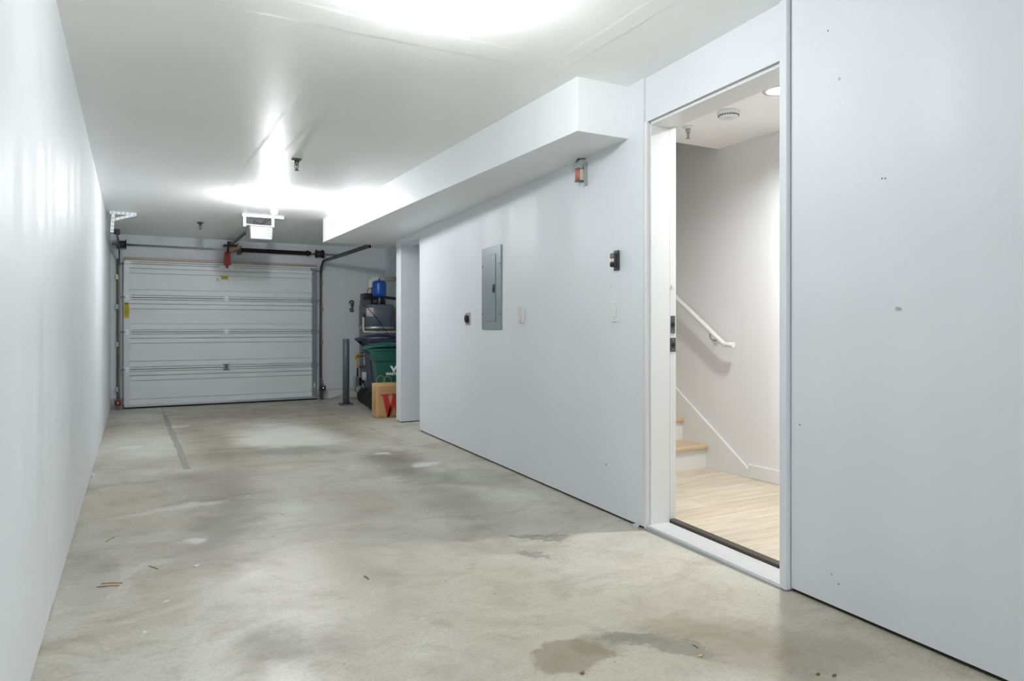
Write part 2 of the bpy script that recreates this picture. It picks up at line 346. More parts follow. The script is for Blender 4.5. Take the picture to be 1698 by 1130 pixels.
# ------------------------------------------------------------------ mesh builder
class MB:
    def __init__(s): s.v = []; s.f = []; s.sm = []
    def add(s, vs, fs, smooth=False):
        o = len(s.v); s.v += [tuple(p) for p in vs]
        for f in fs: s.f.append([o+i for i in f]); s.sm.append(smooth)
        return s
    def hexa(s, p):   # p: 4 bottom corners (ccw) then 4 top
        return s.add(p, [(3,2,1,0),(4,5,6,7),(0,1,5,4),(1,2,6,5),(2,3,7,6),(3,0,4,7)])
    def box(s, x0, x1, y0, y1, z0, z1, M=None):
        p = [(x0,y0,z0),(x1,y0,z0),(x1,y1,z0),(x0,y1,z0),(x0,y0,z1),(x1,y0,z1),(x1,y1,z1),(x0,y1,z1)]
        if M: p = [M @ Vector(q) for q in p]
        return s.hexa(p)
    def bar(s, a, b, wdt, hgt, up=(0,0,1)):   # a box beam from a to b
        a = Vector(a); b = Vector(b); d = (b-a).normalized(); u = Vector(up)
        sd = d.cross(u)
        if sd.length < 1e-4: sd = Vector((1,0,0))
        sd.normalize(); u = sd.cross(d)
        q = []
        for e in (a, b):
            q += [e - sd*wdt/2 - u*hgt/2, e + sd*wdt/2 - u*hgt/2, e + sd*wdt/2 + u*hgt/2, e - sd*wdt/2 + u*hgt/2]
        return s.add(q, [(0,1,2,3),(7,6,5,4),(0,4,5,1),(1,5,6,2),(2,6,7,3),(3,7,4,0)])
    def cyl(s, a, b, r, r2=None, n=20, caps=True):
        a = Vector(a); b = Vector(b); r2 = r if r2 is None else r2
        d = (b-a).normalized(); u = Vector((0,0,1)) if abs(d.z) < .9 else Vector((1,0,0))
        x = d.cross(u).normalized(); y = d.cross(x)
        q = []
        for e, rr in ((a, r), (b, r2)):
            for i in range(n):
                t = 2*PI*i/n; q.append(e + x*math.cos(t)*rr + y*math.sin(t)*rr)
        o = len(s.v)
        s.add(q, [(i, (i+1) % n, n+(i+1) % n, n+i) for i in range(n)], True)
        if caps:
            s.f.append([o+i for i in reversed(range(n))]); s.sm.append(False)
            s.f.append([o+n+i for i in range(n)]); s.sm.append(False)
        return s
    def tube(s, path, r, n=10, closed=False):
        P = [Vector(p) for p in path]; q = []; up = None
        m = len(P)
        for i, p in enumerate(P):
            if closed: d = (P[(i+1) % m]-P[i-1]).normalized()
            else: d = (P[min(i+1, m-1)]-P[max(i-1, 0)]).normalized()
            if up is None:
                u = Vector((0,0,1)) if abs(d.z) < .9 else Vector((1,0,0))
                x = d.cross(u).normalized()
            else:
                x = up - d*up.dot(d); x.normalize()
            up = x; y = d.cross(x)
            for k in range(n):
                t = 2*PI*k/n; q.append(p + x*math.cos(t)*r + y*math.sin(t)*r)
        o = len(s.v); f = []
        for i in range(m if closed else m-1):
            j = (i+1) % m
            for k in range(n): f.append((i*n+k, i*n+(k+1) % n, j*n+(k+1) % n, j*n+k))
        s.add(q, f, True)
        if not closed:
            s.f.append([o+k for k in reversed(range(n))]); s.sm.append(False)
            s.f.append([o+(m-1)*n+k for k in range(n)]); s.sm.append(False)
        return s
    def lathe(s, prof, c=(0,0,0), n=28, M=None):   # prof: (r, z) from bottom to top
        q = []
        for r, z in prof:
            for i in range(n):
                t = 2*PI*i/n; q.append(Vector((r*math.cos(t), r*math.sin(t), z)))
        if M: q = [M @ p for p in q]
        q = [p + Vector(c) for p in q]
        o = len(s.v); f = []
        for j in range(len(prof)-1):
            for i in range(n): f.append((j*n+i, j*n+(i+1) % n, (j+1)*n+(i+1) % n, (j+1)*n+i))
        s.add(q, f, True)
        s.f.append([o+i for i in reversed(range(n))]); s.sm.append(False)
        s.f.append([o+(len(prof)-1)*n+i for i in range(n)]); s.sm.append(False)
        return s
    def prism(s, poly, fn0, fn1):  # the same outline mapped twice, joined
        n = len(poly); q = [fn0(p) for p in poly] + [fn1(p) for p in poly]
        return s.add(q, [list(reversed(range(n))), [n+i for i in range(n)]] + [(i, (i+1) % n, n+(i+1) % n, n+i) for i in range(n)])
    def build(s, name, material, parent=None, bevel=0.0, seg=2, kind=None):
        me = bpy.data.meshes.new(name); me.from_pydata(s.v, [], s.f); me.update()
        for p, sm in zip(me.polygons, s.sm): p.use_smooth = sm
        import bmesh
        bm = bmesh.new(); bm.from_mesh(me); bmesh.ops.recalc_face_normals(bm, faces=bm.faces); bm.to_mesh(me); bm.free()
        me.materials.append(MATS[material])
        o = bpy.data.objects.new(name, me); C.objects.link(o)
        if parent: o.parent = parent
        if bevel > 0:
            b = o.modifiers.new('bevel', 'BEVEL'); b.width = bevel; b.segments = seg; b.limit_method = 'ANGLE'; b.angle_limit = 0.7
        if kind: o['kind'] = kind
        return o

def thing(name, label, cat, loc=(0,0,0), rz=0.0, group=None):
    o = bpy.data.objects.new(name, None); o.empty_display_size = 0.05; C.objects.link(o)
    o.location = loc; o.rotation_euler = (0, 0, rz); o['label'] = label; o['category'] = cat
    if group: o['group'] = group
    return o
def tag(o, label, cat, group=None):
    o['label'] = label; o['category'] = cat
    if group: o['group'] = group
    return o
def struct(o, label=None):
    o['kind'] = 'structure'
    if label: o['label'] = label
    return o
def text_mesh(name, body, size, material, parent, M, depth=0.0006, align='CENTER', bold=0.0):
    cu = bpy.data.curves.new(name, 'FONT'); cu.body = body; cu.size = size; cu.extrude = depth; cu.offset = bold; cu.align_x = align; cu.align_y = 'CENTER'
    t = bpy.data.objects.new(name + '_src', cu); C.objects.link(t)
    dg = bpy.context.evaluated_depsgraph_get()
    me = bpy.data.meshes.new_from_object(t.evaluated_get(dg)); me.name = name
    bpy.data.objects.remove(t); me.transform(M); me.materials.clear(); me.materials.append(MATS[material])
    o = bpy.data.objects.new(name, me); C.objects.link(o); o.parent = parent
    return o

# ================================================================== THE SETTING
# ---- garage floor: the slab is cast in four fields with open joints between them
YJ, XJ1, XJ2 = 6.50, 0.40, 2.45
def slab(x0, x1, y0, y1, top=0.0, depth=0.10):
    b = MB()
    b.hexa([(x0,y0,fz(y0)-depth),(x1,y0,fz(y0)-depth),(x1,y1,fz(y1)-depth),(x0,y1,fz(y1)-depth),
            (x0,y0,fz(y0)+top),(x1,y0,fz(y0)+top),(x1,y1,fz(y1)+top),(x0,y1,fz(y1)+top)])
    return b
fl = struct(slab(-0.6, 4.3, -4.2, 12.6, -0.012).build('floor', 'dark_gap'), 'stained bare concrete garage floor')
g = 0.003
for a in ((-0.6, 4.3, -4.2, YJ-g), (-0.6, XJ1-g, YJ+g, 12.6), (XJ1+g, XJ2-g, YJ+g, 12.6), (XJ2+g, 4.3, YJ+g, 12.6)):
    slab(*a, top=0.0, depth=0.011).build('slab', 'concrete', fl)
# mortar smeared over the left joint
b = MB(); rnd = random.Random(3)
ys = [6.35 + i*(4.4/22) for i in range(23)]
lft = [(XJ1-0.020-rnd.uniform(0,.016), y) for y in ys]; rgt = [(XJ1+0.020+rnd.uniform(0,.016), y) for y in ys]
for i in range(22):
    p = [lft[i], rgt[i], rgt[i+1], lft[i+1]]
    b.hexa([(x, y, fz(y)-0.006) for x, y in p] + [(x, y, fz(y)+0.0012) for x, y in p])
b.build('joint_mortar', 'caulk', fl)

# ---- walls
def wall_seg(p0, p1, q1, q0, z0a, z0b, z1, name, material, kind='structure'):
    b = MB(); b.hexa([(*p0,z0a),(*p1,z0b),(*q1,z0b),(*q0,z0a),(*p0,z1),(*p1,z1),(*q1,z1),(*q0,z1)])
    o = b.build(name, material); o['kind'] = kind; return o
# left wall, its lower edge broken a little
b = MB(); rnd = random.Random(11); n = 110; y0, y1 = -4.0, 12.5
prev = None
for i in range(n+1):
    y = y0 + (y1-y0)*i/n; z = fz(y) + (0.003 if rnd.random() < .7 else rnd.uniform(0.004, 0.016))
    if prev:
        py, pz = prev
        b.hexa([(XL-0.12,py,pz),(XL,py,pz),(XL,y,z),(XL-0.12,y,z),(XL-0.12,py,H+.1),(XL,py,H+.1),(XL,y,H+.1),(XL-0.12,y,H+.1)])
    prev = (y, z)
# one skin only: weld the cells so that no inner faces remain
def weld(b):
    key = {}; remap = []; nv = []
    for p in b.v:
        k = tuple(round(c, 5) for c in p)
        if k not in key: key[k] = len(nv); nv.append(p)
        remap.append(key[k])
    cnt = {}
    for f in b.f:
        k = frozenset(remap[i] for i in f); cnt[k] = cnt.get(k, 0)+1
    nf = [[remap[i] for i in f] for f in b.f if cnt[frozenset(remap[i] for i in f)] == 1]
    b.v, b.f, b.sm = nv, nf, [False]*len(nf)
weld(b)
wl = struct(b.build('wall_left', 'wall_paint_left'), 'smooth white left wall of the garage')
o = MB().hexa([(XL-.1,-4,fz(-4)-.05),(XL-.02,-4,fz(-4)-.05),(XL-.02,12.4,fz(12.4)-.05),(XL-.1,12.4,fz(12.4)-.05),
               (XL-.1,-4,fz(-4)+.03),(XL-.02,-4,fz(-4)+.03),(XL-.02,12.4,fz(12.4)+.03),(XL-.1,12.4,fz(12.4)+.03)]).build('sill_plate', 'dark_gap', wl)

# right wall: long far length, door section, near length
Y0, Y1 = 3.085, 7.509
TK = 0.16
wr = wall_seg((wx(Y0), Y0), (wx(Y1), Y1), (wx(Y1)+TK, Y1), (wx(Y0)+TK, Y0), fz(Y0)+.014, fz(Y1)+.014, H+.1, 'wall_right', 'wall_paint')
wr['label'] = 'white right wall with the breaker panel'
wall_seg((wx(Y0)+.012, Y0), (wx(Y1)+.012, Y1-.006), (wx(Y1)+TK-.01, Y1-.006), (wx(Y0)+TK-.01, Y0), fz(Y0)-.05, fz(Y1)-.05, 0.05, 'sill_plate', 'dark_gap').parent = wr
# chipped corner by the door and bits of plaster along the foot
rnd = random.Random(5)
YP0, YP1 = 2.040, 2.079   # near post
YN = 2.036
wn = wall_seg((wx(-4.0,.024), -4.0), (wx(YN,.024), YN), (wx(YN,.024)+TK, YN), (wx(-4.0,.024)+TK, -4.0), fz(-4.0)+.016, fz(YN)+.016, H+.1, 'wall_right_near', 'wall_paint')
wn['label'] = 'white wall nearest the viewer, right of the doorway'
wall_seg((wx(-4.0,.036), -4.0), (wx(YN,.036), YN), (wx(YN,.024)+TK-.01, YN), (wx(-4.0,.024)+TK-.01, -4.0), fz(-4.0)-.05, fz(YN)-.05, 0.05, 'sill_plate', 'dark_gap').parent = wn
# header over the doorway
ZHD = 2.235
wall_seg((wx(YP1,.015), YP1), (wx(Y0,.015), Y0), (wx(Y0)+TK, Y0), (wx(YP1)+TK, YP1), ZHD+.004, ZHD+.004, H+.1, 'wall_over_door', 'wall_paint')['label'] = 'white wall strip over the doorway'
# small lintel over the far closet opening, then the stub wall
Y2, Y3 = 8.33, 8.56
wall_seg((wx(Y1)+.001, Y1), (wx(Y2), Y2), (wx(Y2)+TK, Y2), (wx(Y1)+TK, Y1), 2.11, 2.11, H+.1, 'wall_over_closet', 'wall_paint')
st = wall_seg((wx(Y2), Y2), (4.0, Y2), (4.0, Y3), (wx(Y3), Y3), fz(Y2)+.012, fz(Y2)+.012, H+.1, 'wall_stub', 'wall_paint')
st['label'] = 'white partition stub beside the water heater alcove'
wall_seg((wx(Y2)+.012, Y2+.012), (4.0, Y2+.012), (4.0, Y3-.012), (wx(Y3)+.012, Y3-.012), fz(Y3)-.05, fz(Y3)-.05, 0.04, 'sill_plate', 'dark_gap').parent = st
wall_seg((4.0, 7.35), (4.0, 12.4), (4.12, 12.4), (4.12, 7.35), -.3, -.3, H+.1, 'wall_alcove_right', 'wall_paint')
wall_seg((wx(Y1)+TK-.02, 7.35), (4.0, 7.35), (4.0, Y1-.01), (wx(Y1)+TK-.02, Y1-.01), -.2, -.2, H+.1, 'wall_closet_near', 'wall_paint')
wall_seg((-0.5, -4.0), (2.2, -4.0), (2.2, -4.12), (-0.5, -4.12), -.05, -.05, H+.1, 'wall_front', 'wall_paint')
# back wall round the garage door opening, on a concrete curb
ox0, ox1, oz = -0.06, 2.74, 2.02
b = MB(); ZC = 0.0
b.box(XL-.12, ox0, YB, YB+.15, ZC, oz); b.box(ox1, 4.1, YB, YB+.15, ZC, oz); b.box(XL-.12, 4.1, YB, YB+.15, oz, H+.1)
wb_ = struct(b.build('wall_back', 'wall_paint'), 'white wall round the garage door')
b = MB(); b.box(XL-.1, ox0, YB+.004, YB+.15, -.35, ZC-.004); b.build('curb', 'curb_concrete', wb_, bevel=.006)
b = MB(); b.box(ox1, 4.05, YB+.004, YB+.15, -.35, ZC-.004); b.build('curb', 'curb_concrete', wb_, bevel=.006)

# ---- ceiling and soffit
cpl = [(XL-.12, -4.1), (wx(-4.1,.1), -4.1), (wx(7.4,.1), 7.4), (4.2, 7.4), (4.2, 12.4), (XL-.12, 12.4)]
struct(MB().prism(cpl, lambda p: (*p, H), lambda p: (*p, H+.12)).build('ceiling', 'ceiling_paint'), 'white painted garage ceiling')
YS0, YS1 = 3.243, 9.15
b = MB(); pl = [(XS, YS0), (wx(YS0)+.02, YS0), (wx(Y2)+.02, Y2), (wx(Y3)+.02, Y3+.001), (3.99, Y3+.001), (3.99, YS1), (XS, YS1)]
b.prism(pl, lambda p: (p[0], p[1], ZS), lambda p: (p[0], p[1], H+.02))
struct(b.build('ceiling_soffit', 'soffit_paint', bevel=.004), 'boxed white soffit running along the right wall')

# ---- doorway between garage and hall
D0, D1 = YP1, 3.061      # clear opening
dr = struct(MB().prism([(0,0),(0,1),(1,1),(1,0)], lambda p: (0,0,0), lambda p: (0,0,0)).build('door_1', 'trim_white')) if False else None
dr = thing('door_1', 'white frame of the open doorway to the stair hall', 'doorway'); dr['kind'] = 'structure'
del dr['category']
def yb(y, o0, o1, y2, z0, z1):      # block between two offsets behind the wall face, following the wall
    return [(wx(y,o0),y,z0),(wx(y2,o0),y2,z0),(wx(y2,o1),y2,z0),(wx(y,o1),y,z0),(wx(y,o0),y,z1),(wx(y2,o0),y2,z1),(wx(y2,o1),y2,z1),(wx(y,o1),y,z1)]
ST = 0.160   # depth of the reveal before the door rebate
MB().hexa(yb(D1, .0235, .217, D1+.05, fz(3.06), ZHD)).build('jamb', 'trim_white', dr, bevel=.002)
MB().hexa(yb(D1-.0005, .025, ST, D1-.013, fz(3.06)+.02, ZHD-.006)).build('door_stop', 'trim_white', dr, bevel=.002)
MB().hexa(yb(D0-.03, .051, .217, D0-.001, fz(2.06), ZHD)).build('jamb', 'trim_white', dr, bevel=.002)
MB().hexa(yb(D0-.0005, .052, ST, D0+.013, fz(2.06)+.02, ZHD-.006)).build('door_stop', 'trim_white', dr, bevel=.002)
MB().hexa(yb(D0-.03, .0235, .217, D1+.05, ZHD+.001, ZHD+.03)).build('head_jamb', 'trim_white', dr)
MB().hexa(yb(D0+.013, .025, ST, D1-.013, ZHD-.012, ZHD+.0005)).build('door_stop', 'trim_white', dr, bevel=.002)
# casing: left, head, near post
MB().hexa(yb(D1-.002, .002, .022, Y0-.001, fz(3.08)+.004, ZHD+.008)).build('casing', 'trim_white', dr, bevel=.002)
MB().hexa(yb(D0, .004, .022, D1+.002, ZHD+.004, ZHD+.046)).build('casing', 'wall_paint', dr, bevel=.002)
MB().hexa(yb(YP0, -.001, .05, YP1, fz(2.05)+.006, H-.001)).build('casing', 'wall_paint', dr, bevel=.002)
MB().hexa(yb(D1-.0003, ST+.0005, ST+.007, D1-.006, fz(3.06)+.02, ZHD-.006)).build('weatherstrip', 'plastic_shade', dr)
MB().hexa(yb(D0+.014, ST+.0005, ST+.007, D1-.014, ZHD-.006, ZHD)).build('weatherstrip', 'plastic_shade', dr)
# strike plates on the rebate
for zc, hh, hw in ((1.108, .050, .016), (0.992, .040, .021)):
    y = D1-.0006
    pm = MB(); pm.hexa(yb(y, ST+.032-hw, ST+.032+hw, y-.0025, zc-hh, zc+hh))
    sp = pm.build('strike_plate', 'strike_metal', dr, bevel=.001); sp['label'] = 'dark metal strike plate'
    cm = MB(); cm.cyl((wx(y,ST+.032), y-.0022, zc-.002), (wx(y,ST+.032), y-.004, zc-.002), .014, n=16); cm.build('latch_hole', 'black_metal', sp)
    for sg in (-1, 1):
        MB().cyl((wx(y,ST+.032), y-.0022, zc+sg*(hh-.012)), (wx(y,ST+.032), y-.0036, zc+sg*(hh-.012)), .004, n=10).build('screw', 'chrome', sp)
MB().cyl((wx(D1,ST+.028), D1+.0006, 1.33), (wx(D1,ST+.028), D1-.004, 1.33), .009, n=16).build('bumper', 'plastic_white', dr)
# ribbed aluminium sill
th = thing('threshold', 'ribbed aluminium threshold in the doorway with a dark bronze inner strip', 'threshold')
zs = -0.016
MB().hexa(yb(D0-.012, -.004, .158, D1-.001, fz(2.5)-.02, zs)).build('sill', 'aluminium', th, bevel=.003)
for i in range(13):
    o = .012 + i*.0110
    MB().hexa(yb(D0-.004, o, o+.0068, D1-.004, zs-.002, zs+.0040)).build('rib', 'aluminium_rib_lit', th)
MB().hexa(yb(D0-.012, .160, .204, D1+.001, fz(2.5)-.02, 0.001)).build('bronze_strip', 'bronze_strip', th, bevel=.002)

# ---- stair hall
XI = .205
hf = struct(MB().hexa([(wx(.8,XI),.8,-.06),(XH+.05,.8,-.06),(XH+.05,YF+.1,-.06),(wx(YF+.1,XI),YF+.1,-.06),(wx(.8,XI),.8,-.012),(XH+.05,.8,-.012),(XH+.05,YF+.1,-.012),(wx(YF+.1,XI),YF+.1,-.012)]).build('floor_hall', 'dark_gap'), 'pale oak plank floor of the stair hall')
PWD = 0.178; rnd = random.Random(2); k = 0; y = 0.85
while y < YF+.02:
    y2 = min(y+PWD, YF+.06); x = 2.2 - rnd.uniform(0, .9)
    while x < XH:
        x2 = x + 1.22
        def cl(xx, yy): return max(xx, wx(yy, XI+.001))
        a0, a1 = cl(x, y), cl(x, y2); b0, b1 = min(max(x2, a0), XH-.001), min(max(x2, a1), XH-.001)
        if b0-a0 > .05:
            e = .0006
            pm = MB(); pm.hexa([(a0+e,y+e,-.011),(b0-e,y+e,-.011),(b1-e,y2-e,-.011),(a1+e,y2-e,-.011),(a0+e,y+e,0),(b0-e,y+e,0),(b1-e,y2-e,0),(a1+e,y2-e,0)])
            pm.build('plank', 'oak_plank_%d' % (k % 3), hf); k += rnd.choice((1, 2))
        x = x2
    y = y2
YX = 3.936
HTOP = 4.6
wall_seg((XH, .8), (XH, 6.6), (XH+.06, 6.6), (XH+.06, .8), -.05, -.05, HTOP, 'wall_hall_right', 'hall_paint')['label'] = 'pale grey hall wall behind the handrail'
wall_seg((wx(.8,.1), .8), (XH+.06, .8), (XH+.06, .7), (wx(.7,.1), .7), -.05, -.05, ZH+.1, 'wall_hall_front', 'hall_paint')
wall_seg((wx(6.6,.1), 6.6), (XH+.06, 6.6), (XH+.06, 6.7), (wx(6.7,.1), 6.7), -.05, -.05, HTOP, 'wall_hall_back', 'hall_paint')
wall_seg((wx(.8,XI+.006), .8), (wx(D0-.03,XI+.006), D0-.03), (wx(D0-.03,XI-.02), D0-.03), (wx(.8,XI-.02), .8), -.05, -.05, HTOP, 'wall_hall_left_near', 'hall_paint')
wall_seg((wx(D1+.05,XI+.006), D1+.05), (wx(6.6,XI+.006), 6.6), (wx(6.6,XI-.02), 6.6), (wx(D1+.05,XI-.02), D1+.05), -.05, -.05, HTOP, 'wall_hall_left', 'hall_paint')
wall_seg((wx(D0-.03,XI+.006), D0-.03), (wx(D1+.05,XI+.006), D1+.05), (wx(D1+.05,XI-.02), D1+.05), (wx(D0-.03,XI-.02), D0-.03), ZHD+.03, ZHD+.03, ZH+.1, 'wall_hall_over_door', 'hall_paint')
def hplate(y0, y1, z0, z1): return MB().hexa([(wx(y0,.1),y0,z0),(XH+.06,y0,z0),(XH+.06,y1,z0),(wx(y1,.1),y1,z0),(wx(y0,.1),y0,z1),(XH+.06,y0,z1),(XH+.06,y1,z1),(wx(y1,.1),y1,z1)])
LX, LY, LR = 3.262, 2.785, 0.064
def half(sg):
    n = 18; arc = [(LX+sg*LR*math.sin(PI*i/n), LY+LR*math.cos(PI*i/n)) for i in range(n+1)]
    if sg > 0: out = [(LX, .7), (XH+.06, .7), (XH+.06, YX), (LX, YX)]
    else: out = [(LX, .7), (wx(.7,.1), .7), (wx(YX,.1), YX), (LX, YX)]
    return out + arc
hc = MB()
for sg in (-1, 1): hc.prism(half(sg), lambda p: (p[0], p[1], ZH), lambda p: (p[0], p[1], ZH+.2))
struct(hc.build('ceiling_hall', 'hall_ceiling_paint'), 'white hall ceiling')
struct(hplate(YX-.1, YX, ZH+.2, HTOP).build('wall_hall_upper', 'hall_paint'))
struct(hplate(YX-.1, 6.7, HTOP, HTOP+.1).build('ceiling_stairwell', 'hall_ceiling_paint'))
# stairs
sr = thing('staircase', 'staircase with pale oak treads and white risers rising behind the doorway', 'staircase', (3.3, YF, 0))
RI, GO = 0.181, 0.262
for i in range(9):
    yy = YF + i*GO
    xa = wx(yy, XI+.008)
    pm = MB(); pm.box(xa-3.3, XH-.0215-3.3, yy-YF, yy-YF+.018, i*RI-(0 if i == 0 else .002), (i+1)*RI-.032)
    pm.build('riser', 'trim_white', sr)
    xa2 = wx(yy+GO+.02, XI+.008)
    pm = MB(); pm.box(xa2-3.3, XH-.0215-3.3, yy-YF-.028, yy-YF+GO+.018, (i+1)*RI-.032, (i+1)*RI)
    pm.build('tread', 'oak_tread', sr, bevel=.008, seg=3)
# skirt board and baseboard on the hall wall
x0, x1 = XH-.021, XH
sl = (0.578-0.094)/(4.373-3.665)
pl = [(3.625, 0.0), (3.625, 0.064), (3.665, 0.094), (6.5, 0.094+sl*(6.5-3.665)), (6.5, 1.6), (YF+.3, 0.0)]
sk = MB().prism(pl, lambda p: (x0, p[0], p[1]), lambda p: (x1-.001, p[0], p[1])).build('trim_1', 'trim_white', bevel=.002)
struct(sk, 'white stair skirt board')
struct(MB().box(XH-.016, XH-.001, .8, 3.6245, 0.001, 0.098).build('baseboard_hall', 'trim_white', bevel=.003), 'white hall baseboard')

# ================================================================== THINGS
# ---- garage door ---------------------------------------------------------
gd = thing('garage_door', 'grey steel sectional garage door with four wide panels closed at the far end', 'garage door', (1.33, YD, fz(YD)))
X0, X1 = -0.112-1.33, 2.776-1.33
Z = lambda z: z - fz(YD)
joints = [-0.140, 0.437, 1.008, 1.535, 2.078]
def section(zb, zt, first, last):
    """one door section, seen from inside: lips at both edges, a sunk panel between"""
    hh = zt-zb
    root = MB(); root.box(X0+.01, X1-.01, .034, .048, Z(zb)+.003, Z(zt)-.003)
    so = root.build('section', 'door_steel', gd)
    p0, p1 = zb+.125, zt-.178
    for (za, zc, y0, nm) in ((zb+.038, p0-.008, .0, 'rail'), (p0, p1, .016, 'panel'), (p1+.008, zt-.102, .0, 'rail'), (zt-.092, zt-.036, -.004, 'rail')):
        MB().box(X0+.012, X1-.012, y0, .035, Z(za), Z(zc)).build(nm, 'door_steel', so, bevel=.002)
    for (za, zc, y0) in ((zb+.005, zb+.030, -.024), (zt-.028, zt-.005, -.020)):
        MB().box(X0+.012, X1-.012, y0, .035, Z(za), Z(zc)).build('lip', 'door_steel', so, bevel=.003)
    for xx in (X0+.09, X1-.09):
        MB().box(xx-.012, xx+.012, .0, .034, Z(p0), Z(p1)).build('panel_end', 'door_steel', so, bevel=.002)
    # end stiles
    MB().box(X0, X0+.079, -.012, .014, Z(zb)+.032, Z(zt)-.030).build('stile', 'stile_steel', so, bevel=.002)
    MB().box(X1-.079, X1, -.012, .014, Z(zb)+.032, Z(zt)-.030).build('stile', 'stile_steel_grey', so, bevel=.002)
    rnd = random.Random(int(zb*100)+50)
    for k in range(4):
        for dx in (.022, .056):
            zz = Z(zt)-.15-k*.035
            MB().cyl((X0+dx,-.0115,zz), (X0+dx,-.0135,zz), .0035, n=8).build('rivet_hole', 'galv_dark', so)
    return so
secs = [section(joints[i], joints[i+1], i == 0, i == 3) for i in range(4)]
def hinge(x, z, m, w2=.044, h2=.036, name='hinge'):
    root = MB()
    for sg in (-1, 1):
        root.box(x-w2, x+w2, -.030, -.024, z+sg*h2-.013, z+sg*h2+.013)
        root.box(x-w2*.45, x+w2*.45, -.034, -.022, z+sg*h2*.4-.014, z+sg*h2*.4+.014)
    root.cyl((x-w2*.9,-.034,z), (x+w2*.9,-.034,z), .007, n=10)
    ho = root.build(name, m, gd, bevel=.002)
    for sx in (-1, 1):
        for sg in (-1, 1):
            MB().cyl((x+sx*w2*.7,-.029,z+sg*h2), (x+sx*w2*.7,-.033,z+sg*h2), .006, n=8).build('bolt', 'galv_dark', ho)
for k, zj in enumerate(joints[1:4]):
    hinge(1.333-1.33, Z(zj), ('galv_dark' if k == 0 else 'white_steel'))
    hinge(X0+.05, Z(zj)-.005, 'white_steel', .055, .030, 'end_hinge')
    hinge(X1-.05, Z(zj)-.005, 'stile_steel_grey', .05, .026, 'end_hinge')
# strut along the top, top fixtures, bottom rail and seal
MB().box(X0+.02, X1-.01, -.055, .005, Z(2.105), Z(2.143)).build('top_strut', 'strut_tan', gd, bevel=.003)
MB().box(X0+.02, X1-.01, -.03, .045, Z(2.079), Z(2.104)).build('top_edge', 'door_steel', gd, bevel=.003)
for xx, m in ((X0+.05, 'white_steel'), (X1-.06, 'stile_steel_grey')):
    MB().box(xx-.05, xx+.05, -.035, -.02, Z(2.05), Z(2.085)).box(xx-.05, xx+.05, -.06, -.02, Z(2.045), Z(2.052)).build('top_fixture', m, gd, bevel=.002)
MB().box(X0+.005, X1-.005, -.03, .045, Z(-.137), Z(-.100)).build('bottom_rail', 'galv', gd, bevel=.004)
MB().box(X0, X1, -.012, .04, 0.002, Z(-.138)).build('bottom_seal', 'rubber', gd)
# rollers in the tracks
for zj in [-.10] + joints[1:4] + [2.04]:
    for sx in (-1, 1):
        xe = X0 if sx < 0 else X1
        MB().cyl((xe-sx*.01,-.03,Z(zj)), (xe+sx*.075,-.03,Z(zj)), .006, n=8).cyl((xe+sx*.055,-.03,Z(zj)), (xe+sx*.075,-.03,Z(zj)), .022, n=14).build('roller', 'galv_dark', gd)
# labels
lb = MB().box(X0+.006, X0+.074, -.0135, -.0121, Z(1.215), Z(1.455)).build('warning_label', 'yellow_label', gd); lb['label'] = 'tall yellow warning label'
for k in range(9):
    MB().box(X0+.012, X0+.012+random.uniform(.04, .056), -.0145, -.0134, Z(1.43-k*.022), Z(1.43-k*.022+(.014 if k == 0 else .004))).build('print_line', 'label_ink', lb)
lb = MB().box(1.262-1.33, 1.362-1.33, -.0055, -.0042, Z(1.85), Z(1.915)).build('warning_label', 'yellow_label', secs[3]); lb.location = (0, .0190, 0); lb['label'] = 'small yellow label'
MB().box(1.20-1.33, 1.212-1.33, .0158, .0140, Z(1.82), Z(1.87)).build('scratch', 'galv_dark', secs[3])
MB().box(X1-.055, X1-.025, -.0135, -.0121, Z(.05), Z(.12)).build('latch_pad', 'plastic_almond', gd)
MB().box(X0+.02, X0+.06, -.0135, -.0121, Z(.09), Z(.13)).build('sticker', 'plastic_almond', gd)
# red operator bracket on the top section
rb = MB(); rb.prism([(-.048,2.075),(.048,2.075),(.040,2.285),(-.040,2.29)], lambda p: (1.342-1.33+p[0], -.10, Z(p[1])), lambda p: (1.342-1.33+p[0], -.06, Z(p[1])))
o = rb.build('arm_bracket', 'red_paint', gd, bevel=.004); o['label'] = 'red operator arm bracket'
for dx in (-.075, .062):
    MB().box(1.342-1.33+dx-.038, 1.342-1.33+dx+.038, -.035, -.015, Z(2.035), Z(2.075)).build('bracket_plate', 'white_steel', gd, bevel=.004)
MB().box(1.342-1.33-.015, 1.342-1.33+.015, -.075, -.02, Z(2.03), Z(2.08)).build('bracket_foot', 'red_paint', gd)

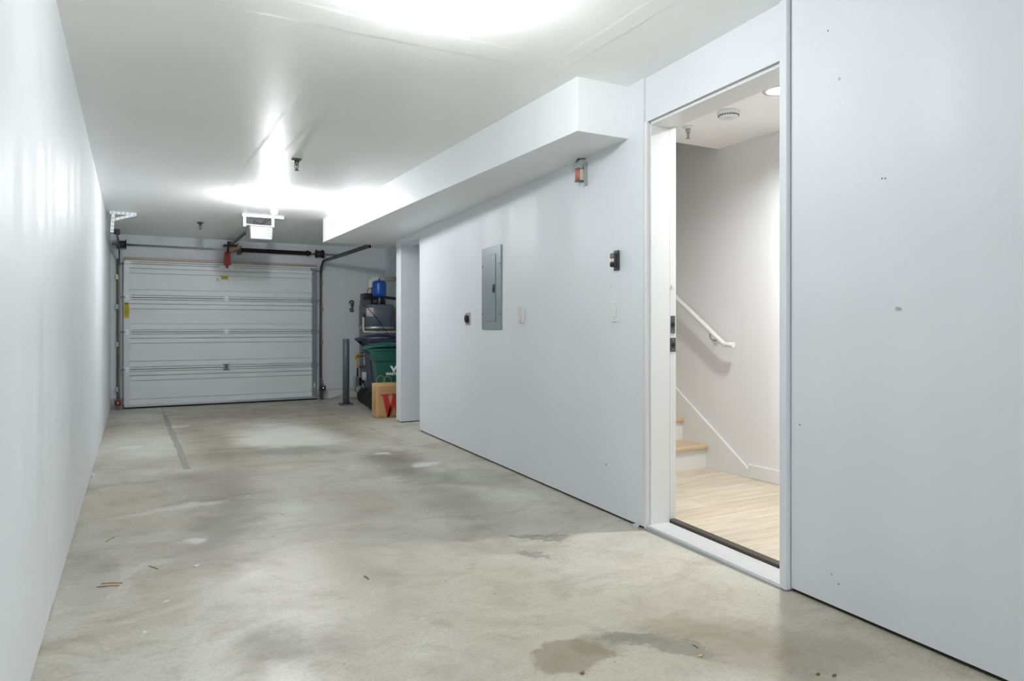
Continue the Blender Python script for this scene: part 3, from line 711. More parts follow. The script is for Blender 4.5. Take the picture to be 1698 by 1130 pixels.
# ---- tracks --------------------------------------------------------------
def track(x, sx, zh, yend, label, m):
    """vertical C channel, a quarter bend, and the horizontal run back into the room; sx = side of the wall bracket"""
    t = thing('door_track', label, 'door track', (x, YD-.03, fz(YD)), group='garage door tracks')
    R = .30; z1 = zh - R; yv = 0.0
    path = [(0, yv, .02), (0, yv, z1-fz(YD))]
    for i in range(1, 9):
        a = i/8*PI/2; path.append((0, yv - R*(1-math.cos(a)), z1-fz(YD)+R*math.sin(a)))
    path.append((0, yend-(YD-.03), zh-fz(YD)))
    # channel profile: back web plus two curled flanges; (across, out of the web)
    pv = MB()
    prof = [(-.027, .0), (.027, .0), (.027, .020), (.023, .020), (.023, .0035), (-.023, .0035), (-.023, .022), (-.027, .022)]
    n = len(prof); q = []
    for i, p in enumerate(path):
        p = Vector(p); d = (Vector(path[min(i+1, len(path)-1)]) - Vector(path[max(i-1, 0)])).normalized()
        u = Vector((1, 0, 0)).cross(d)
        for a, c in prof: q.append(p + u*a + Vector((sx*(.012-c), 0, 0)))
    f = [list(range(n))[::-1], [(len(path)-1)*n+i for i in range(n)]]
    for i in range(len(path)-1):
        for k in range(n): f.append((i*n+k, i*n+(k+1) % n, (i+1)*n+(k+1) % n, (i+1)*n+k))
    pv.add(q, f); pv.build('channel', m, t)
    # wall angle and brackets
    MB().box(sx*.012, sx*.016, -.02, .075, .02, 2.28).box(sx*.012, sx*.045, .072, .0755, .02, 2.28).build('wall_angle', 'galv_dark', t)
    for zz in (.30, .98, 1.55, 2.0):
        k = MB(); k.box(sx*.010, sx*.055, .018, .024, zz-.035, zz+.035).box(sx*.03, sx*.055, .024, .070, zz-.02, zz+.02)
        bo = k.build('bracket', 'galv', t, bevel=.003)
        MB().cyl((sx*.04,.018,zz), (sx*.04,.011,zz), .008, n=8).build('bolt', 'galv_dark', bo)
    return t
tl = track(-0.165, -1, 2.255, 9.85, 'steel garage door track beside the left wall with a perforated ceiling brace', 'track_steel')
tr = track(2.83, 1, 2.19, 9.27, 'steel garage door track running out under the soffit on the right', 'galv_dark')
def perforated(name, a, b, wdt, parent, m='white_steel', nrm=(0,-1,0), holes=True):
    a = Vector(a); b = Vector(b); d = (b-a); L = d.length; d.normalize(); nv = Vector(nrm)
    o = MB().bar(a, b, .004, wdt, up=d.cross(nv)).build(name, m, parent)
    if holes:
        k = max(2, int(L/.045)); 
        for i in range(k):
            p = a + d*(L*(i+.5)/k)
            MB().cyl(p + nv*.0018, p + nv*.0032, wdt*.20, n=8).build('hole', 'galv_dark', o)
    return o
ly = 9.74-(YD-.03); lz = fz(YD)
perforated('ceiling_strap', (-.237+.165, ly, H-.018-lz), (.046+.165, ly, H-.018-lz), .032, tl)
perforated('drop_strap', (-.198+.165, ly+.005, H-.005-lz), (-.215+.165, ly+.005, 2.235-lz), .034, tl)
perforated('brace_strap', (-.205+.165, ly-.005, 2.385-lz), (.046+.165, ly-.005, H-.022-lz), .030, tl)
MB().box(-.03, .035, 9.80-(YD-.03), 9.90-(YD-.03), 2.225-lz, 2.285-lz).build('end_bolt_plate', 'black_metal', tl, bevel=.004)
MB().box(.0, .03, 9.30-(YD-.03), 9.265-(YD-.03), 2.165-lz, 2.215-lz).build('end_cap', 'black_metal', tr, bevel=.003)
perforated('drop_strap', (.028, 9.33-(YD-.03), H-.005-lz), (.028, 9.33-(YD-.03), 2.18-lz), .03, tr, nrm=(0, 1, 0), holes=False)

# ---- torsion bar ---------------------------------------------------------
ZT = 2.328
tb = thing('torsion_bar', 'steel torsion bar with a black spring above the garage door', 'torsion bar', (1.45, YD-.075, ZT))
def tx(x): return x-1.45
MB().cyl((tx(-.27),0,.0), (tx(3.285),0,-.003), .0127, n=14).build('shaft', 'galv', tb)
pts = []; r = .030; x0, x1 = 1.535, 2.60; turns = 70
for i in range(turns*10+1):
    a = 2*PI*i/10; pts.append((tx(x0+(x1-x0)*i/(turns*10)), r*math.cos(a), r*math.sin(a)))
MB().tube(pts, .0076, n=5).build('spring', 'black_metal', tb)
MB().cyl((tx(1.515),0,0), (tx(1.545),0,0), .040, n=18).build('spring_cone', 'galv_dark', tb)
MB().cyl((tx(2.585),0,0), (tx(2.66),0,0), .043, .032, n=18).cyl((tx(2.60),0,0), (tx(2.625),0,0), .050, n=18).build('winding_cone', 'black_metal', tb)
for xx, m in ((-.135, 'black_metal'), (2.797, 'black_metal')):
    dm = MB(); 
    dm.cyl((tx(xx-.055),0,0), (tx(xx-.045),0,0), .072, n=24).cyl((tx(xx-.045),0,0), (tx(xx+.045),0,0), .052, n=24).cyl((tx(xx+.045),0,0), (tx(xx+.06),0,0), .072, n=24)
    d = dm.build('cable_drum', m, tb)
    for k in range(5):
        MB().cyl((tx(xx-.04+k*.02),0,0), (tx(xx-.031+k*.02),0,0), .0545, n=24).build('groove', 'galv_dark', d)
for xx in (-.20, 2.87):
    MB().box(tx(xx)-.003, tx(xx)+.003, -.06, .12, -.06, .06).box(tx(xx)-.003, tx(xx)+.05, .115, .121, -.06, .06).build('end_plate', 'galv_dark', tb)
# tilted wooden block that carries the middle bearing
M = Matrix.Translation((tx(1.445), -.01, .018)) @ Matrix.Rotation(-.47, 4, 'Y')
cb = MB(); cb.box(-.085, .085, -.03, .03, -.038, .038, M)
o = cb.build('bearing_block', 'cardboard', tb, bevel=.003); o['label'] = 'tilted tan block'
MB().box(-.088, .088, -.034, .034, .038, .046, M).build('block_edge', 'black_metal', tb); MB().box(-.088, .088, -.034, .034, -.046, -.038, M).build('block_edge', 'black_metal', tb)
MB().box(tx(1.50), tx(1.56), .0, .118, -.07, .07).build('center_bracket', 'galv_dark', tb, bevel=.004)
# lift cables beside the tracks
for xx in (-.135, 2.797):
    MB().cyl((tx(xx), -.05, -.01), (tx(xx), -.0, -2.35), .0022, n=6).build('lift_cable', 'galv', tb)

# ---- opener --------------------------------------------------------------
op = thing('garage_door_opener', 'pale grey garage door opener hung from the ceiling on perforated straps', 'opener', (1.434, 9.25, 2.19))
def sheet(x0, x1, y0, y1, z0, z1, taper, m, name, bev=.008):
    b = MB(); t = taper
    b.hexa([(x0+t,y0+t*.6,z0),(x1-t,y0+t*.6,z0),(x1-t,y1-t,z0),(x0+t,y1-t,z0),(x0,y0,z1),(x1,y0,z1),(x1,y1,z1),(x0,y1,z1)])
    return b.build(name, m, op, bevel=bev)
sheet(-.143, .143, .0, .36, .0, .178, .010, 'opener_side', 'housing', .012)
lens = sheet(-.132, .132, -.012, .012, .006, .165, .006, 'opener_lens', 'light_lens', .006)
for zz in (.040, .078, .125):
    MB().box(-.130, .130, -.0145, -.008, zz, zz+.004).build('lens_groove', 'opener_side', lens)
MB().box(-.048, .040, -.0150, -.0125, .083, .122).build('label_plate', 'white_sticker', lens)
MB().box(-.145, .145, -.004, .35, .172, .184).build('top_plate', 'galv', op, bevel=.002)
# rail, trolley and door arm
zr = 2.412-2.19
MB().box(-.055, -.020, .20, 12.03-9.25, zr-.02, zr+.012).build('rail', 'galv_dark', op, bevel=.002)
MB().box(-.048, -.027, .2, 12.0-9.25, zr-.026, zr-.020).build('chain', 'black_metal', op)
MB().box(-.085, .010, 12.0-9.25, 12.10-9.25, zr-.035, zr+.045).build('header_bracket', 'black_metal', op, bevel=.003)
MB().box(-.16, -.06+.10, 11.88-9.25, 11.98-9.25, zr-.045, zr-.02).build('trolley', 'black_metal', op, bevel=.004)
MB().bar((-.09, 11.93-9.25, zr-.035), (-.09, 11.99-9.25, 2.27-2.19), .024, .010, up=(0,1,0)).build('door_arm', 'black_metal', op)
MB().tube([(-.09, 11.92-9.25, zr-.04), (-.092, 11.92-9.25, zr-.12), (-.094, 11.93-9.25, zr-.19)], .003, n=6).build('release_cord', 'rubber', op)
# hanging angle irons
za = H-2.19
perforated('ceiling_angle', (-.235, -.06, za-.016), (.262, -.06, za-.016), .032, op)
MB().box(-.235, .262, -.06, -.028, za-.004, za-.001).build('ceiling_angle_flange', 'white_steel', op)
perforated('hanger_strap', (-.205, -.045, za-.02), (-.205, -.045, .150), .032, op)
perforated('hanger_strap', (.132, -.045, za-.02), (.132, -.045, .160), .032, op)
MB().box(-.222, -.13, -.045, -.005, .172, .180).build('hanger_foot', 'white_steel', op)
MB().box(.118, .15, -.045, .01, .172, .180).build('hanger_foot', 'white_steel', op)
for pts in ([(-.06,.05,.185),(-.05,.04,.22),(-.02,.05,.205),(.0,.06,.19)], [(-.10,.05,.19),(-.03,.06,.215),(.03,.04,.20),(.06,.05,.185)],
            [(.0,.05,.19),(.05,.06,.245),(.09,.10,za-.01)], [(.02,.05,.19),(.09,.06,.25),(.13,.12,za-.01)], [(-.09,.02,.185),(-.085,.02,.235),(-.06,.03,.225)]):
    MB().tube(pts, .0035, n=6).build('wire', 'rubber', op)

# ---- photo eyes ----------------------------------------------------------
for xx, zz, yy, led, lab in ((-.185, -.052, YD-.09, 'sensor_led', 'small dark red safety sensor at the foot of the left door track'),
                             (2.86, .045, YD-.09, 'sensor_led_white', 'small black safety sensor at the foot of the right door track')):
    t = thing('safety_sensor', lab, 'sensor', (xx, yy, fz(yy)))
    hz = zz - fz(yy)
    MB().box(-.045, .045, -.03, .03, hz-.035, hz+.035).build('body', 'glass_red' if led == 'sensor_led' else 'black_plastic', t, bevel=.010, seg=3)
    MB().cyl((0,-.030,hz), (0,-.034,hz), .009, n=12).build('indicator', led, t)
    MB().box(-.012, .012, .0, .05, .0, hz-.02).box(-.03, .03, .02, .05, .0, .004).build('stand_bracket', 'galv_dark', t)
    MB().tube([(0,.02,hz-.03), (.03,.04,hz-.06), (.02,.07,hz-.03), (.05 if xx > 0 else -.05,.09,hz+.05)], .003, n=6).build('wire', 'rubber', t)

# ---- bulbs ---------------------------------------------------------------
def bulb(x, y, lab, m):
    t = thing('ceiling_bulb', lab, 'light bulb', (x, y, H), group='bare ceiling bulbs')
    MB().lathe([(.030,-.062),(.036,-.058),(.046,-.040),(.056,-.030),(.060,-.008),(.060,-.0005)]).build('lamp_holder', 'plastic_white', t)
    MB().lathe([(.004,-.182),(.016,-.179),(.027,-.170),(.033,-.154),(.034,-.140),(.030,-.118),(.022,-.094),(.017,-.076),(.015,-.062)], n=16).build('bulb', m, t)
bulb(1.355, 7.88, 'bare lit bulb on the ceiling above the garage door opener', 'bulb_glow_far')
bulb(1.115, 2.56, 'bare lit bulb on the ceiling nearest the viewer, above the bare floor', 'bulb_glow_near')
bulb(1.08, -2.5, 'added fill bulb on the ceiling behind the viewer, out of view', 'rear_fill_glow')  # unseen extra bulb, put in to brighten the near walls and ceiling

# ---- sprinkler heads -----------------------------------------------------
def sprinkler(x, y, z, lab, m, plate, k=1.0, red=False):
    t = thing('sprinkler_head', lab, 'sprinkler', (x, y, z), group='fire sprinkler heads')
    MB().lathe([(.022*k,-.020*k),(.030*k,-.016*k),(.045*k,-.004*k),(.045*k,-.0005)]).build('escutcheon', plate, t)
    MB().lathe([(.014*k,-.050*k),(.016*k,-.044*k),(.018*k,-.036*k),(.020*k,-.020*k)], n=16).build('body', m, t)
    for sg in (-1, 1):
        MB().tube([(sg*.014*k,0,-.045*k), (sg*.017*k,0,-.062*k), (sg*.011*k,0,-.078*k), (0,0,-.088*k)], .0032*k, n=8).build('frame_arm', m, t)
    MB().cyl((0,0,-.05*k), (0,0,-.084*k), .004*k, n=10).build('glass_tube', 'glass_red' if red else m, t)
    MB().lathe([(.020*k,-.095*k),(.021*k,-.093*k),(.006*k,-.087*k)], n=16).build('deflector', m, t)
sprinkler(1.205, 5.968, H, 'dark metal sprinkler head in the middle of the garage ceiling', 'sprinkler_metal', 'sprinkler_metal')
sprinkler(0.804, 10.235, H, 'small dark sprinkler head on the ceiling near the garage door', 'sprinkler_metal', 'sprinkler_metal')
sprinkler(3.312, 3.588, ZH, 'white sprinkler head with a red glass tube on the hall ceiling', 'chrome', 'plastic_white', 0.85, True)

# ---- hall ceiling fittings ----------------------------------------------
t = thing('smoke_detector', 'round white smoke detector on the hall ceiling', 'smoke detector', (3.303, 3.214, ZH))
MB().lathe([(.052,-.042),(.060,-.036),(.064,-.022),(.068,-.020),(.070,-.004),(.070,-.0005)]).build('housing', 'plastic_white', t)
for i in range(28):
    a = 2*PI*i/28
    MB().box(.0570, .0640, -.0034, .0034, -.0335, -.0255, Matrix.Rotation(a, 4, 'Z')).build('vent_slot', 'black_plastic', t)
MB().lathe([(.018,-.046),(.020,-.042)], n=20).build('test_button', 'plastic_white', t)
t = thing('recessed_downlight', 'lit round recessed downlight in the hall ceiling', 'downlight', (LX, LY, ZH))
b = MB(); n = 36; q = []
for r, z in ((.062,-.001),(.062,-.005),(.092,-.004),(.092,-.0005)):
    for i in range(n): q.append((r*math.cos(2*PI*i/n), r*math.sin(2*PI*i/n), z))
b.add(q, [(j*n+i, j*n+(i+1) % n, ((j+1) % 4)*n+(i+1) % n, ((j+1) % 4)*n+i) for j in range(4) for i in range(n)], True)
b.build('trim_ring', 'plastic_white', t)
MB().cyl((0,0,-.001), (0,0,.06), .0632, n=28, caps=False).build('can', 'plastic_white', t)
MB().cyl((0,0,.026), (0,0,.030), .0625, n=28).build('lens', 'downlight_glow', t)

# ---- handrail ------------------------------------------------------------
XR = XH-.075
hr = thing('handrail', 'white round handrail on the hall wall above the stairs', 'handrail', (XH, 3.712, 0.962))
sl2 = (1.313-.960)/(4.303-3.795)
pth = [(XR-XH, 0, 0), (XR-XH, .045, 0), (XR-XH, .080, .000)]
pth += [(XR-XH, .088+.012, .012*sl2)] + [(XR-XH, .083+d, d*sl2) for d in (.3, .8, 1.5, 2.4)]
MB().tube(pth, .0185, n=18).build('rail', 'trim_white', hr)
MB().cyl((XR-XH, -.002, 0), (XR-XH, .0, 0), .0195, n=18).build('end_cap', 'trim_white', hr)
for yy in (3.945, 5.1):
    zz = (yy-3.795)*sl2 - .0
    bo = MB().cyl((-.001, yy-3.712, zz-.075), (-.010, yy-3.712, zz-.075), .026, n=20).build('bracket_rose', 'plastic_white', hr)
    MB().tube([(-.008, yy-3.712, zz-.075), (-.05, yy-3.712, zz-.078), (-.073, yy-3.712, zz-.055), (-.075, yy-3.712, zz-.020)], .007, n=10).build('bracket_arm', 'bracket_nickel', bo)

# ---- things on the right wall -------------------------------------------
def on_wall(name, label, cat, y, z, off=0.0, group=None):
    return thing(name, label, cat, (wx(y, off), y, z), PHI, group)
# breaker panel
t = on_wall('breaker_panel', 'grey flush breaker panel with a latched door on the right wall', 'breaker panel', 5.3235, 1.422)
MB().box(-.217, .217, -.012, -.0005, -.353, .353).build('cover', 'panel_grey', t, bevel=.004)
MB().box(-.116, .112, -.0145, -.011, -.285, .285).build('recess_line', 'panel_line', t)
dd = MB().box(-.113, .109, -.017, -.011, -.282, .282).build('door', 'panel_grey', t, bevel=.0015)
lt = MB().box(.060, .098, -.024, -.016, -.042, .030).build('latch', 'black_plastic', dd, bevel=.003)
MB().box(.066, .088, -.026, -.0235, -.028, .0).build('latch_button', 'rubber', dd)
for sx, sz in ((-1, .56), (1, .56), (-1, -.62), (1, -.62)):
    MB().cyl((sx*.195,-.011,sz*.353), (sx*.195,-.0155,sz*.353), .008, n=12).build('screw', 'panel_line', t)
# round heavy-duty receptacle
t = on_wall('dryer_outlet', 'round black heavy duty outlet on a steel plate beside the breaker panel', 'outlet', 5.909, 1.166)
MB().box(-.062, .062, -.008, -.0005, -.058, .058).build('plate', 'galv', t, bevel=.012, seg=3)
o = MB().cyl((-.006,-.007,0), (-.006,-.026,0), .037, n=26).build('receptacle', 'black_plastic', t)
MB().cyl((-.006,-.0255,0), (-.006,-.0285,0), .028, n=24).build('face', 'rubber', o)
for a in (0.5, 2.6, 4.7):
    M = Matrix.Translation((-.006+.014*math.cos(a), -.029, .014*math.sin(a))) @ Matrix.Rotation(-a, 4, 'Y')
    MB().box(-.007, .007, -.001, .001, -.002, .002, M).build('slot', 'galv_dark', o)
MB().cyl((.045,-.007,-.045), (.045,-.010,-.045), .005, n=10).build('screw', 'galv_dark', t)
# plate with a toggle-like button right of the panel
t = on_wall('wall_control', 'narrow almond control plate right of the breaker panel', 'switch', 4.712, 1.187)
MB().box(-.030, .030, -.022, -.0005, -.062, .062).build('body', 'plastic_almond', t, bevel=.004)
MB().box(.030, .036, -.014, -.0005, -.060, .060).build('back_plate', 'plastic_white', t)
MB().cyl((-.004,-.021,-.022), (-.004,-.0245,-.022), .015, n=20).build('button', 'plastic_white', t)
# rocker switch
t = on_wall('light_switch', 'white rocker light switch near the doorway', 'switch', 3.377, 1.186)
MB().box(-.041, .041, -.006, -.0005, -.062, .062).build('plate', 'plastic_white', t, bevel=.003)
MB().box(-.0195, .0195, -.0072, -.005, -.0365, .0365).build('rocker_gap', 'plastic_shade', t)
r = MB(); r.hexa([(-.017,-.0075,-.034),(.017,-.0075,-.034),(.017,-.004,-.034),(-.017,-.004,-.034),(-.017,-.0125,.034),(.017,-.0125,.034),(.017,-.004,.034),(-.017,-.004,.034)])
r.build('rocker', 'plastic_white', t, bevel=.001)
for sg in (-1, 1): MB().cyl((0,-.0055,sg*.049), (0,-.0072,sg*.049), .0035, n=10).build('screw', 'plastic_shade', t)
# black door control
t = on_wall('door_control', 'black garage door wall control with a lit button above the light switch', 'wall control', 3.352, 1.490)
MB().box(-.026, .026, -.016, -.0005, -.060, .060).build('back', 'black_plastic', t, bevel=.007, seg=3)
MB().box(-.024, .024, -.040, -.014, -.040, .042).build('body', 'black_plastic', t, bevel=.006, seg=3)
MB().box(-.021, .021, -.0425, -.039, .016, .034).build('lock_button', 'galv_dark', t, bevel=.002)
MB().box(-.021, .0, -.0440, -.039, -.010, .010).build('light_button', 'button_lit', t, bevel=.002)
MB().box(.004, .021, -.0440, -.039, -.010, .010).build('light_button', 'button_lit', t, bevel=.002)
MB().box(-.021, .021, -.0425, -.039, -.036, -.016).build('main_button', 'rubber', t, bevel=.002)
# doorbell transformer
t = on_wall('doorbell_transformer', 'small doorbell transformer with loose wires under the soffit', 'transformer', 3.752, 2.075)
MB().box(-.020, .044, -.006, -.0005, -.072, .075).box(.036, .044, -.022, -.0005, -.072, .075).build('mount_plate', 'galv', t, bevel=.002)
MB().box(-.030, .022, -.040, -.006, -.040, .038).build('core', 'cpvc_cream', t, bevel=.003)
MB().cyl((-.004,-.040,-.036), (-.004,-.040,.036), .022, n=20).build('coil', 'copper_red', t)
for zz in (-.042, .036): MB().box(-.028, .022, -.058, -.008, zz, zz+.006).build('coil_flange', 'galv_dark', t)
for p in ((.012, .052), (.012, -.055), (.012, -.035)): MB().cyl((p[0],-.005,p[1]), (p[0],-.009,p[1]), .006, n=10).build('screw', 'black_metal', t)
MB().tube([(-.02,-.045,.02), (-.055,-.05,.03), (-.066,-.045,.065), (-.05,-.035,.095), (-.02,-.02,.108)], .0016, n=6).build('wire', 'wire_grey', t)
MB().tube([(-.01,-.05,.03), (-.022,-.05,.06), (-.03,-.04,.085), (-.015,-.02,.108)], .0016, n=6).build('wire', 'wire_grey', t)
MB().tube([(-.05,-.034,.094), (-.03,-.03,.112), (.008,-.006,.107)], .003, n=6).build('wire', 'rubber', t)
MB().tube([(-.036,-.03,.090), (-.014,-.025,.120), (-.008,-.010,.128)], .003, n=6).build('wire', 'rubber', t)
MB().cyl((.015,-.0005,.107), (.015,-.002,.107), .005, n=10).build('wire_hole', 'black_metal', t)
# screw holes and scuffs on the walls
def mark(parent, y, z, off, r, m='galv_dark', name='screw_hole', sx=1.0):
    b = MB(); nx, ny = -1/NN, WB/NN
    p = Vector((wx(y, off), y, z)); 
    b.cyl(p + Vector((nx,ny,0))*0.0, p + Vector((nx,ny,0))*.0008, r, n=10); b.build(name, m, parent)
for y, z in ((1.603,1.642),(1.590,1.640),(1.845,2.279),(1.794,.086),(1.99,.686)): mark(wn, y, z, .024, .0035)
for y, z in ((5.919,1.887),(6.001,1.907),(6.554,1.865),(3.428,1.34)): mark(wr, y, z, 0, .0035)
mark(wn, 1.542, 1.162, .024, .008, 'plastic_shade', 'scuff'); mark(wn, 1.530, 1.160, .024, .006, 'plastic_shade', 'scuff'); mark(wn, 1.828, .113, .024, .005, 'plastic_shade', 'scuff')
mark(wn, 1.791, 2.069, .024, .006, 'plastic_shade', 'scuff'); mark(wr, 3.483, .249, 0, .006, 'galv_dark', 'scuff')

# ---- bollard -------------------------------------------------------------
bz = fz(10.93)
t = thing('bollard', 'round dark grey steel bollard standing on the floor before the water heater', 'bollard', (2.966, 10.93, bz))
MB().lathe([(.052,.012),(.052,1.035),(.049,1.038)], n=32).build('post', 'bollard_paint', t)
MB().box(-.105, .105, -.085, .085, .0, .013).build('base_plate', 'bollard_paint', t, bevel=.003)
for sx in (-1, 1):
    for sy in (-1, 1): MB().cyl((sx*.08,sy*.062,.012), (sx*.08,sy*.062,.034), .011, n=6).build('anchor_bolt', 'galv_dark', t)

# ---- hook on the back wall ----------------------------------------------
t = thing('wall_hook', 'dark double hook hanging on the back wall right of the garage door', 'hook', (3.395, YB, 1.455))
def arc(cx, cz, r, a0, a1, y, n=14): return [(cx+r*math.cos(a0+(a1-a0)*i/n), y, cz+r*math.sin(a0+(a1-a0)*i/n)) for i in range(n+1)]
MB().tube(arc(-.010, .055, .032, 3.6, -1.5, -.035), .014, n=10).build('upper_hook', 'hook_steel', t)
MB().tube(arc(-.008, -.075, .026, .6, 6.6, -.035), .013, n=10).build('lower_hook', 'hook_steel', t)
MB().cyl((.004,-.035,.03), (.002,-.035,-.055), .011, n=10).build('shank', 'hook_steel', t)
MB().box(-.020, .028, -.032, -.001, -.02, .05).build('mount_plate', 'hook_steel', t, bevel=.006)

# ---- water heater --------------------------------------------------------
hx, hy = 3.655, 11.55; hz = fz(hy); HR = .285
wh = thing('water_heater', 'tall grey power vent water heater in the alcove behind the bins', 'water heater', (hx, hy, hz))
MB().lathe([(HR-.01,.03),(HR,.04),(HR,1.16),(HR-.002,1.165)], n=48).build('jacket', 'heater_jacket', wh)
MB().lathe([(HR+.004,1.168),(HR+.004,1.60),(HR-.01,1.612),(.0,1.615)], n=48).build('top_jacket', 'heater_cap', wh)
MB().lathe([(HR-.02,.0),(HR-.02,.035)], n=48).build('base_ring', 'heater_cap', wh)
MB().lathe([(HR+.007,1.205),(HR+.008,1.21),(HR+.008,1.238),(HR+.007,1.242)], n=48).build('steel_band', 'galv', wh)
def curved(name, a0, a1, z0, z1, m, off=.006, parent=wh):
    b = MB(); n = 10; q = []
    for r in (HR+off, HR+off+.0015):
        for z in (z0, z1):
            for i in range(n+1):
                a = a0+(a1-a0)*i/n; q.append((r*math.cos(a), r*math.sin(a), z))
    k = n+1; f = []
    for i in range(n):
        f += [(2*k+i, 2*k+i+1, 3*k+i+1, 3*k+i), (i+1, i, k+i, k+i+1), (i, i+1, 2*k+i+1, 2*k+i), (k+i+1, k+i, 3*k+i, 3*k+i+1)]
    f += [(0, 2*k, 3*k, k), (n, k+n, 3*k+n, 2*k+n)]
    b.add(q, f, True); return b.build(name, m, parent)
D = math.radians
lb = curved('instruction_label', D(218), D(243), 1.41, 1.555, 'white_sticker')
for zz in (1.445, 1.475, 1.505): curved('print_line', D(219), D(242), zz, zz+.006, 'red_ink', .008, lb)
lb = curved('instruction_label', D(206), D(228), .60, .78, 'white_sticker')
for zz in (.63, .70, .75): curved('print_line', D(207), D(227), zz, zz+.006, 'red_ink', .008, lb)
curved('access_square', D(190), D(200), 1.46, 1.52, 'heater_jacket', .006)
# blower and vent on top
bl = MB().box(-.27, -.13, -.12, .06, 1.613, 1.70).build('control_box', 'galv_dark', wh, bevel=.006)
MB().box(-.26, -.09, -.13, .08, 1.70, 1.80).build('blower_motor', 'black_plastic', wh, bevel=.02, seg=3)
MB().lathe([(.16,1.614),(.15,1.70),(.10,1.74)], n=28).build('blower_hood', 'black_plastic', wh)
MB().bar((-.05,-.05,1.76), (.32,-.04,1.72), .06, .045).build('intake_duct', 'black_plastic', wh)
MB().tube([(-.19,-.12,1.76), (-.20,-.13,1.84), (-.16,-.13,1.89), (-.11,-.12,1.87)], .006, n=8).build('sensor_hose', 'rubber', wh)
MB().cyl((-.105,-.12,1.80), (-.105,-.12,1.90), .018, n=12).build('hose_fitting', 'black_plastic', wh)
pth = [(-.085,.02,1.72), (-.085,.02,1.97)] + [(-.085+.09*(1-math.cos(a)), .02, 1.97+.09*math.sin(a)) for a in (.3,.6,.9,1.2,1.57)] + [(.34,.02,2.06)]
MB().tube(pth, .042, n=20).build('vent_pipe', 'pvc', wh)
MB().cyl((.005,.02,2.06), (.05,.02,2.06), .048, n=20).build('pipe_coupling', 'pvc', wh)
MB().cyl((.02,.02,2.012), (.02,-.10,2.012), .012, n=10).cyl((.02,-.10,2.0), (.02,-.10,1.93), .008, n=10).build('hanger', 'cpvc_cream', wh)
MB().tube([(-.28,-.13,1.60), (-.23,-.26,1.55), (-.10,-.335,1.38), (.06,-.345,1.16), (.12,-.335,1.08)], .0055, n=8).build('power_cord', 'rubber', wh)
# cream water pipe round the front
pth = [(-.285,-.20,1.42), (-.285,-.20,1.185), (-.275,-.21,1.160), (-.25,-.225,1.155), (.30,-.335,1.150)]
MB().tube(pth, .0165, n=14).build('drain_pipe', 'cpvc_cream', wh)
MB().cyl((-.285,-.20,1.40), (-.285,-.20,1.46), .028, n=16).cyl((-.285,-.20,1.43), (-.24,-.14,1.43), .020, n=14).build('relief_valve', 'galv_dark', wh)
MB().cyl((-.275,-.19,1.26), (-.33,-.17,1.25), .010, n=8).build('pipe_clamp', 'galv', wh)
# blue expansion tank
t = thing('expansion_tank', 'small bright blue expansion tank on top of the water heater', 'tank', (hx-.025, hy-.24, hz+1.615))
MB().lathe([(.03,.118),(.075,.124),(.104,.140),(.115,.165),(.116,.19),(.116,.335),(.112,.365),(.09,.385),(.05,.396),(.012,.40)], n=36).build('shell', 'tank_blue', t)
MB().cyl((0,0,.395), (0,0,.425), .012, n=12).build('valve_cap', 'black_plastic', t)
MB().cyl((0,0,.0), (0,0,.122), .014, n=12).cyl((0,0,.06), (0,0,.085), .022, n=6).build('nipple', 'galv', t)
# gas line and controls low on the heater
gv = thing('gas_line', 'yellow gas valve with a flexible line beside the water heater', 'gas valve', (3.30, 11.25, fz(11.25)))
MB().cyl((-.085,-.0,.74), (.05,-.0,.755), .018, n=12).build('valve_body', 'brass', gv)
MB().bar((-.07,-.03,.765), (.05,-.03,.83), .030, .016).build('valve_lever', 'black_plastic', gv)
MB().bar((-.10,-.02,.75), (-.02,-.03,.79), .036, .03).build('lever_grip', 'gas_yellow', gv)
MB().bar((-.10,-.02,.74), (-.085,-.03,.69), .02, .012).build('tag', 'gas_yellow', gv)
MB().cyl((-.045,0,.73), (-.055,0,.56), .014, n=12).build('flex_line', 'gas_yellow', gv)
MB().cyl((-.055,0,.56), (-.06,0,.42), .015, n=12).build('iron_pipe', 'black_metal', gv)
MB().box(-.125, -.035, -.035, .035, .25, .42).build('regulator', 'galv', gv, bevel=.02, seg=3)
MB().box(-.035, .0, -.03, .03, .27, .40).cyl((.0,0,.36), (.05,0,.32), .018, n=10).build('bracket', 'black_metal', gv)
MB().tube([(-.09,-.01,.26), (-.105,-.01,.20), (-.07,-.02,.155), (.0,-.02,.14), (.055,-.02,.17), (.062,-.02,.26), (.03,-.01,.33)], .006, n=8).build('loop_cord', 'black_metal', gv)
MB().tube([(-.02,-.02,.30), (-.03,-.02,.22), (.01,-.03,.19), (.045,-.02,.23), (.02,-.02,.29)], .009, n=8).build('connector', 'galv', gv)
curved('gas_control', D(205), D(221), .345, .485, 'plastic_white', .03)
MB().cyl((-.30,-.10,.565), (-.22,-.17,.575), .022, n=12).cyl((-.33,-.10,.57), (-.29,-.10,.565), .012, n=10).build('drain_valve', 'galv_dark', wh)

